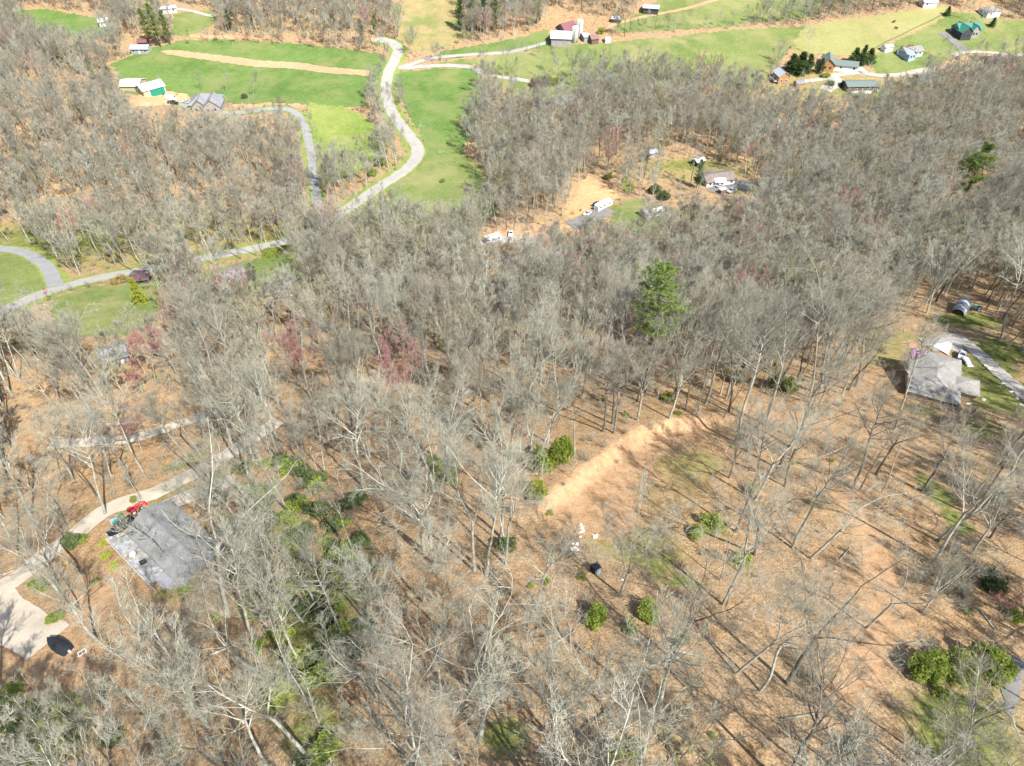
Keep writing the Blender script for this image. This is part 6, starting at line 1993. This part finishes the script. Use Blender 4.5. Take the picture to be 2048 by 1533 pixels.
def travel_trailer(A, B, L, label, h=2.6, stripe='paint_silver'):
    a, c = at(*A), at(*B)
    mx, my = (a[0] + c[0]) / 2, (a[1] + c[1]) / 2
    rz = math.atan2(c[1] - a[1], c[0] - a[0])
    r = empty('travel_trailer', (mx, my, hf(mx, my) + .15), rz, label, 'trailer')
    x = L / 2
    M().prism_y([(-x, .55), (x - .4, .55), (x, 1.1), (x, 2.2), (x - .5, h + .5), (-x + .35, h + .55), (-x, h + .1)], -1.22, 1.22).build('body', MT['paint_white'], r)
    M().box((-.1, 0, h + .56), (L - 1.0, 2.3, .08)).build('roof', MT['roof_white'], r)
    M().box((-.6, 0, h + .75), (.9, .7, .3)).build('air_conditioner', MT['paint_white'], r)
    M().box((1.4, .5, h + .66), (.5, .5, .14)).build('roof_vent', MT['paint_silver'], r)
    for s_ in (-1, 1):
        M().box((0, s_ * 1.235, 1.15), (L * .94, .03, .22)).build('stripe', MT[stripe], r)
        for u in (-.32, -.05, .3):
            M().box((L * u, s_ * 1.24, 2.0), (1.2, .05, .7)).build('window', MT['glass'], r)
        M().box((L * .13, s_ * 1.24, 1.6), (.7, .04, 1.8)).build('door', MT['paint_silver'], r)
        for q in (-.5, .4):
            wheel(r, q, s_ * 1.1, .36, .24)
    M().cyl((x, 0, .6), (x + 1.2, 0, .5), .06, .06, 6).build('hitch', MT['steel'], r)
    return r
travel_trailer((1190, 424), (1222, 411), 9.0, 'white travel trailer parked on the gravel pull-off')
travel_trailer((1289, 438), (1327, 430), 9.0, 'second white travel trailer half hidden by bare trees')
travel_trailer((970, 488), (1002, 482), 7.0, 'white camper parked at the edge of the central wood')
vehicle('sedan', (1180, 426), (1169, 434), 'white car in front of the travel trailer', 'car', 'paint_white', roof='paint_silver')
vehicle('suv', (1188, 415), (1198, 409), 'dark car behind the travel trailer', 'car', 'paint_navy')
vehicle('sedan', (1023, 464), (1021, 477), 'small white car near the white camper', 'car', 'paint_white')
# maroon roofs at the lower road
house('shed', 'open maroon-roofed shed left of the narrow gap by the lower road', 'shed', (263, 549), (282, 549), 5.5, 2.3, .9, 'wall_dark', 'roof_maroon', win=False, over=.4)
house('shed', 'second maroon-roofed shed right of the narrow gap by the lower road', 'shed', (284, 549), (296, 548), 5.0, 2.3, .8, 'wall_dark', 'roof_maroon', win=False, over=.4)
house('house', 'grey-roofed cottage half hidden beside the lawn strip', 'house', (445, 548), (486, 540), 8, 2.8, 1.5, 'wall_white', 'shingle_slate')
house('house', 'low pale-roofed house hidden by trees at the end of the lawn', 'house', (532, 572), (582, 566), 8, 2.6, 1.2, 'wall_cream', 'shingle_tan')
house('house', 'grey metal roof glimpsed through the left wood', 'house', (195, 706), (248, 694), 7, 2.8, 1.4, 'wall_grey', 'shingle_slate')
house('house', 'low house with maroon roof glimpsed between trunks in the central wood', 'house', (988, 572), (1022, 556), 7, 2.6, 1.2, 'wall_white', 'roof_maroon')
house('house', 'wide pale-roofed house deep in the wood beside the meadow', 'house', (1080, 206), (1150, 192), 11, 3.0, 2.2, 'wall_tan', 'shingle_tan', hip=True)
house('house', 'pale blue roof barely seen in the right wood', 'house', (1518, 246), (1552, 236), 7, 2.8, 1.4, 'wall_blue', 'roof_tin')

# ------------------------------------------------------------------ left valley: cream barn and stone-grey house
bn, bL = house('barn', 'cream metal-roofed barn with green front at the wood edge', 'barn', (244, 160), (282, 163), 11, 3.6, 1.7, 'wall_tan', 'roof_cream', win=False, over=.5)
loc2 = local(bn, at(300, 172, 4.5))
w_ = gable_walls(12, 9.5, 4.2, 1.8).build('wing', MT['wall_tan'], bn)
w_.location = (loc2.x, loc2.y, 0)
w_.rotation_euler = (0, 0, .75)
gable_roof(12, 9.5, 4.2, 1.8, .5).build('roof', [MT['roof_white'], MT['trim']], w_)
M().box((1.5, -4.80, 1.7), (8.0, .1, 3.4)).build('green_front', MT['green_door'], w_)
for x in (-2.7, 5.7):
    M().box((x, -4.84, 2.0), (.3, .16, 4.0)).build('trim', MT['trim'], w_)
gh, gL = house('house', 'stone-grey house with steep gabled roofs at the driveway end', 'house', (378, 190), (440, 195), 12, 3.2, 3.6, 'wall_stone', 'shingle_slate', hip=True, over=.6)
wing(gh, 10, 8, 3.2, 3.3, -2.0, -3.5, math.pi / 2, 'wall_stone', 'shingle_slate', 'front_gable')
wing(gh, 11, 9, 3.2, 3.6, 4.5, -4.0, math.pi / 2, 'wall_stone', 'shingle_slate', 'garage_gable')
vehicle('van', (336, 200), (352, 201), 'white van in the orange dirt yard', 'van', 'paint_white')
vehicle('sedan', (324, 192), (331, 187), 'dark car parked in front of the green barn front', 'car', 'paint_navy')
vehicle('pickup', (340, 208), (354, 210), 'black pickup truck below the white van', 'truck', 'paint_black')
vehicle('suv', (398, 210), (412, 211), 'blue car in front of the stone-grey house', 'car', 'paint_blue')
vehicle('sedan', (368, 206), (380, 207), 'pale blue car left of the stone-grey house', 'car', 'paint_silver')

# ------------------------------------------------------------------ farm with silos
house('barn', 'white-roofed farm barn beside two silos', 'barn', (1104, 66), (1143, 66), 11, 4.0, 2.6, 'wall_stone', 'roof_white', win=False, over=.6)
gb, gbL = house('barn', 'old gambrel barn with dull red roof behind the white-roofed barn', 'barn', (1126, 52), (1142, 46), 9, 4.0, 3.0, 'wall_brown', 'roof_red', win=False, over=.6, L=10)
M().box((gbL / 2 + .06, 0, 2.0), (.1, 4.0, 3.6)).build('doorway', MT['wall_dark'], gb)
house('shed', 'low lean-to with rust roof left of the gambrel barn', 'shed', (1112, 57), (1124, 57), 6, 2.4, 1.2, 'wall_brown', 'roof_rust', win=False, over=.3)
house('shed', 'farm shed with brown-red roof right of the silos', 'shed', (1180, 73), (1194, 71), 7, 2.8, 1.3, 'wall_brown', 'roof_rust', win=False, over=.4)
house('shed', 'low pale tin shed between the silos and the brown-red shed', 'shed', (1164, 70), (1176, 68), 8, 2.4, .8, 'wall_grey', 'roof_tin', win=False, over=.3)
house('shed', 'little white outbuilding right of the farm sheds', 'shed', (1210, 76), (1220, 75), 4, 2.0, .8, 'wall_white', 'roof_white', win=False, over=.2)
def silo(px, py, r_, h_, label):
    p = at(px, py)
    s = empty('silo', p, 0, label, 'silo', 'concrete silos')
    M().cyl((0, 0, -1), (0, 0, h_), r_, r_, 20).build('tower', MT['concrete'], s, True)
    m = M()
    m.ball((0, 0, h_), r_ * .99, 16, 8, (1, 1, .45))
    m.build('cap', MT['roof_cream'], s, True)
    for k in range(1, int(h_ / 2)):
        m = M().cyl((0, 0, k * 2.0), (0, 0, k * 2.0 + .12), r_ + .035, r_ + .035, 20)
        m.build('hoop', MT['steel'], s)
    M().box((0, -r_ - .1, h_ * .5), (.6, .25, h_)).build('chute', MT['concrete'], s)
silo(1149, 84, 2.2, 8.5, 'shorter pale silo at the corner of the white-roofed barn')
silo(1158, 74, 2.2, 9.5, 'farther pale silo behind the shorter one')
house('shed', 'black shed on the far green field at the top edge', 'shed', (1288, 10), (1318, 13), 8, 3.2, 1.0, 'wall_dark', 'roof_tin', win=False)
house('shed', 'grey old shed among farm junk at the tree line', 'shed', (1226, 33), (1242, 36), 5, 2.4, 1.0, 'wall_brown', 'roof_tin', win=False)
house('mobile_home', 'long white mobile home beside the tall dark pines', 'mobile home', (316, 16), (350, 11), 5.5, 2.8, .8, 'wall_white', 'roof_white')
house('house', 'grey tin-roofed cottage at the corner of the hay meadow', 'house', (263, 92), (297, 91), 7, 2.8, 1.4, 'wall_grey', 'roof_tin')
house('shed', 'red-roofed shed behind the grey tin-roofed cottage', 'shed', (276, 80), (293, 79), 5, 2.6, 1.2, 'wall_brown', 'roof_red', win=False)
house('house', 'white roof glimpsed through the far bare wood', 'house', (196, 40), (216, 37), 6, 2.6, 1.2, 'wall_white', 'roof_white')

# ------------------------------------------------------------------ hillside homes at the upper right
lg, lL = house('house', 'orange log house with tin roof below the dark evergreens', 'house', (1558, 134), (1572, 151), 6.5, 4.2, 2.2, 'wall_log', 'roof_tin', L=8.5)
M().box((0, -4.5, 1.2), (7.5, 2.4, .16)).box((0, -5.6, 1.7), (7.5, .1, .9)).build('porch', MT['deck_white'], lg)
house('shed', 'small reddish shed beside the orange log house', 'shed', (1593, 164), (1606, 162), 4, 2.4, 1.0, 'wall_log', 'shingle_slate', win=False, L=5, over=.3)
rn, rnL = house('house', 'low ranch house with long grey-green roof', 'house', (1664, 121), (1716, 127), 9.0, 2.8, 1.4, 'wall_white', 'roof_green')
wing(rn, 12, 7, 3.8, 2.6, -rnL / 2 - 2.0, -1.0, math.pi / 2, 'wall_log', 'roof_green', 'log_gable')
vehicle('suv', (1704, 132), (1708, 137), 'black car at the ranch house garage', 'car', 'paint_black')
th_, tL = house('house', 'green-roofed trailer house with white skirting behind the bare wood', 'house', (1692, 163), (1752, 165), 9.0, 3.4, 1.2, 'wall_brown', 'roof_green')
for i in range(5):
    M().box((-tL * .32 + i * tL * .14, -5.6, .55), (2.2, .12, 1.5)).build('skirting_panel', MT['paint_white'], th_)
vehicle('pickup', (1676, 178), (1690, 166), 'black pickup truck beside the green-roofed trailer house', 'truck', 'paint_black')
vehicle('van', (1738, 183), (1752, 184), 'white van below the green-roofed trailer house', 'van', 'paint_white')
house('shed', 'white shed on the mown lawn by the pasture fence', 'shed', (1770, 92), (1782, 89), 4, 2.5, 1.1, 'wall_white', 'roof_tin', win=False, L=6, over=.3)
lh, lhL = house('house', 'white L-shaped house with blue front behind the golden tree', 'house', (1806, 100), (1840, 93), 7.5, 3.0, 1.9, 'wall_white', 'shingle_tan')
wing(lh, 8, 5.5, 3.0, 1.9, -lhL * .3, -2.4, math.pi / 2, 'wall_blue', 'roof_tin', 'blue_wing')
gn, gnL = house('house', 'large house with bright green metal roof on the hill lawn', 'house', (1914, 51), (1958, 48), 9, 3.8, 2.6, 'wall_wood' if 'wall_wood' in MT else 'wall_stone', 'roof_teal', chim=(.1, 0))
wing(gn, 11, 7, 3.8, 2.9, -gnL * .3, -3.0, math.pi / 2, 'wall_dark', 'roof_teal', 'garage_wing')
wing(gn, 8, 5, 3.9, 2.5, gnL * .2, -2.0, math.pi / 2, 'wall_stone', 'roof_teal', 'front_dormer')
house('house', 'pale hip-roofed house at the top right edge', 'house', (1970, 17), (1996, 14), 8.5, 3.0, 2.0, 'wall_white', 'shingle_tan', hip=True)
house('house', 'dull green roof half hidden by bare trees on the hillside', 'house', (1836, 153), (1872, 150), 9, 3.0, 1.5, 'wall_log', 'roof_green')
house('shed', 'brown-roofed pavilion beside the hillside lane', 'shed', (1980, 116), (2008, 116), 9, 2.6, 1.6, 'wall_brown', 'roof_maroon', win=False)
house('house', 'white house at the far top edge behind the pasture', 'house', (1846, -1), (1872, -2), 7, 3, 1.5, 'wall_white', 'roof_white')

# ------------------------------------------------------------------ cattle, poles, fence
def cow(px, py, rz, label):
    p = at(px, py)
    me = bpy.data.meshes.new('cow')
    v = [(-.7, 0, 1.05), (0, 0, 1.0), (.65, 0, 1.08), (.95, 0, 1.25), (1.3, 0, 1.15), (1.55, 0, .98)]
    e = [(0, 1), (1, 2), (2, 3), (3, 4), (4, 5)]
    rad = [.36, .42, .38, .22, .18, .11]
    for bi, x in ((0, -.68), (2, .6)):
        for s_ in (-1, 1):
            k = len(v)
            v += [(x, s_ * .24, .8), (x - (.08 if bi == 0 else 0), s_ * .25, .42), (x, s_ * .25, .04)]
            e += [(bi, k), (k, k + 1), (k + 1, k + 2)]
            rad += [.17, .09, .08]
    k = len(v)
    v += [(1.2, .2, 1.28), (1.2, -.2, 1.28), (-1.1, 0, 1.05), (-1.18, 0, .55)]
    e += [(4, k), (4, k + 1), (0, k + 2), (k + 2, k + 3)]
    rad += [.06, .06, .05, .04]
    me.from_pydata(v, e, [])
    me.materials.append(MT['cow_hide'])
    o = link(bpy.data.objects.new('cow', me))
    sk = o.modifiers.new('skin', 'SKIN')
    for i, r_ in enumerate(rad):
        me.skin_vertices[0].data[i].radius = (r_, r_)
    me.skin_vertices[0].data[1].use_root = True
    ss = o.modifiers.new('smooth', 'SUBSURF')
    ss.levels = ss.render_levels = 1
    o.location = p
    o.rotation_euler = (0, 0, rz)
    tag(o, label, 'cow', 'cattle on the yellow pasture')
cow(1787, 46, .3, 'upper dark cow on the yellow pasture')
cow(1792, 59, 2.5, 'lower dark cow on the yellow pasture')

def utility_pole(bx, by, tx, ty, label):
    p = at(bx, by)
    H, ln = top_fit(p, tx, ty)
    H = min(max(H, 8), 13)
    r = empty('utility_pole', p, 0, label, 'utility pole', 'utility poles')
    M().cyl((0, 0, -1), (0, 0, H), .19, .13, 8).build('post', MT['bark'], r)
    M().box((0, 0, H - .7), (2.2, .12, .14)).build('crossarm', MT['pole_wood'], r)
    for x in (-.95, -.4, .4, .95):
        M().cyl((x, 0, H - .63), (x, 0, H - .42), .06, .04, 6).build('insulator', MT['paint_white'], r)
    return r, p, H
pl = [utility_pole(848, 284, 845, 250, 'pale utility pole at the lower corner of the bright meadow'), utility_pole(1519, 362, 1526, 328, 'leaning grey utility pole behind the gravel parking lot'),
      utility_pole(1184, 468, 1188, 412, 'dark utility pole beside the travel trailer'), utility_pole(598, 300, 596, 262, 'utility pole beside the driveway bend')]

# pasture fence: posts and rails
fl = smooth_line(W([(1742, 104), (1780, 82), (1830, 58), (1872, 38), (1902, 22)]), 5)
f0 = Vector((*fl[0], hf(*fl[0])))
fr = empty('pasture_fence', f0, 0, 'wooden fence between the yellow pasture and the mown lawn', 'fence')
seg = np.concatenate([[0], np.cumsum(np.hypot(*np.diff(fl, axis=0).T))])
ss = np.arange(0, seg[-1], 4.0)
fx, fy = np.interp(ss, seg, fl[:, 0]), np.interp(ss, seg, fl[:, 1])
pm = M().box((0, 0, .6), (.16, .16, 1.4)).mesh('post', MT['pole_wood'])
prev = None
for x, y in zip(fx, fy):
    z = hf(x, y)
    o = link(bpy.data.objects.new('post', pm), fr)
    o.location = Vector((x, y, z)) - f0
    if prev is not None:
        m = M()
        for zz in (.5, .85, 1.15):
            a_ = Vector(prev) - f0 + Vector((0, 0, zz))
            m.cyl(a_, Vector((x, y, z + zz)) - f0, .05, .05, 4)
        m.build('rail', MT['pole_wood'], fr)
    prev = (x, y, z)
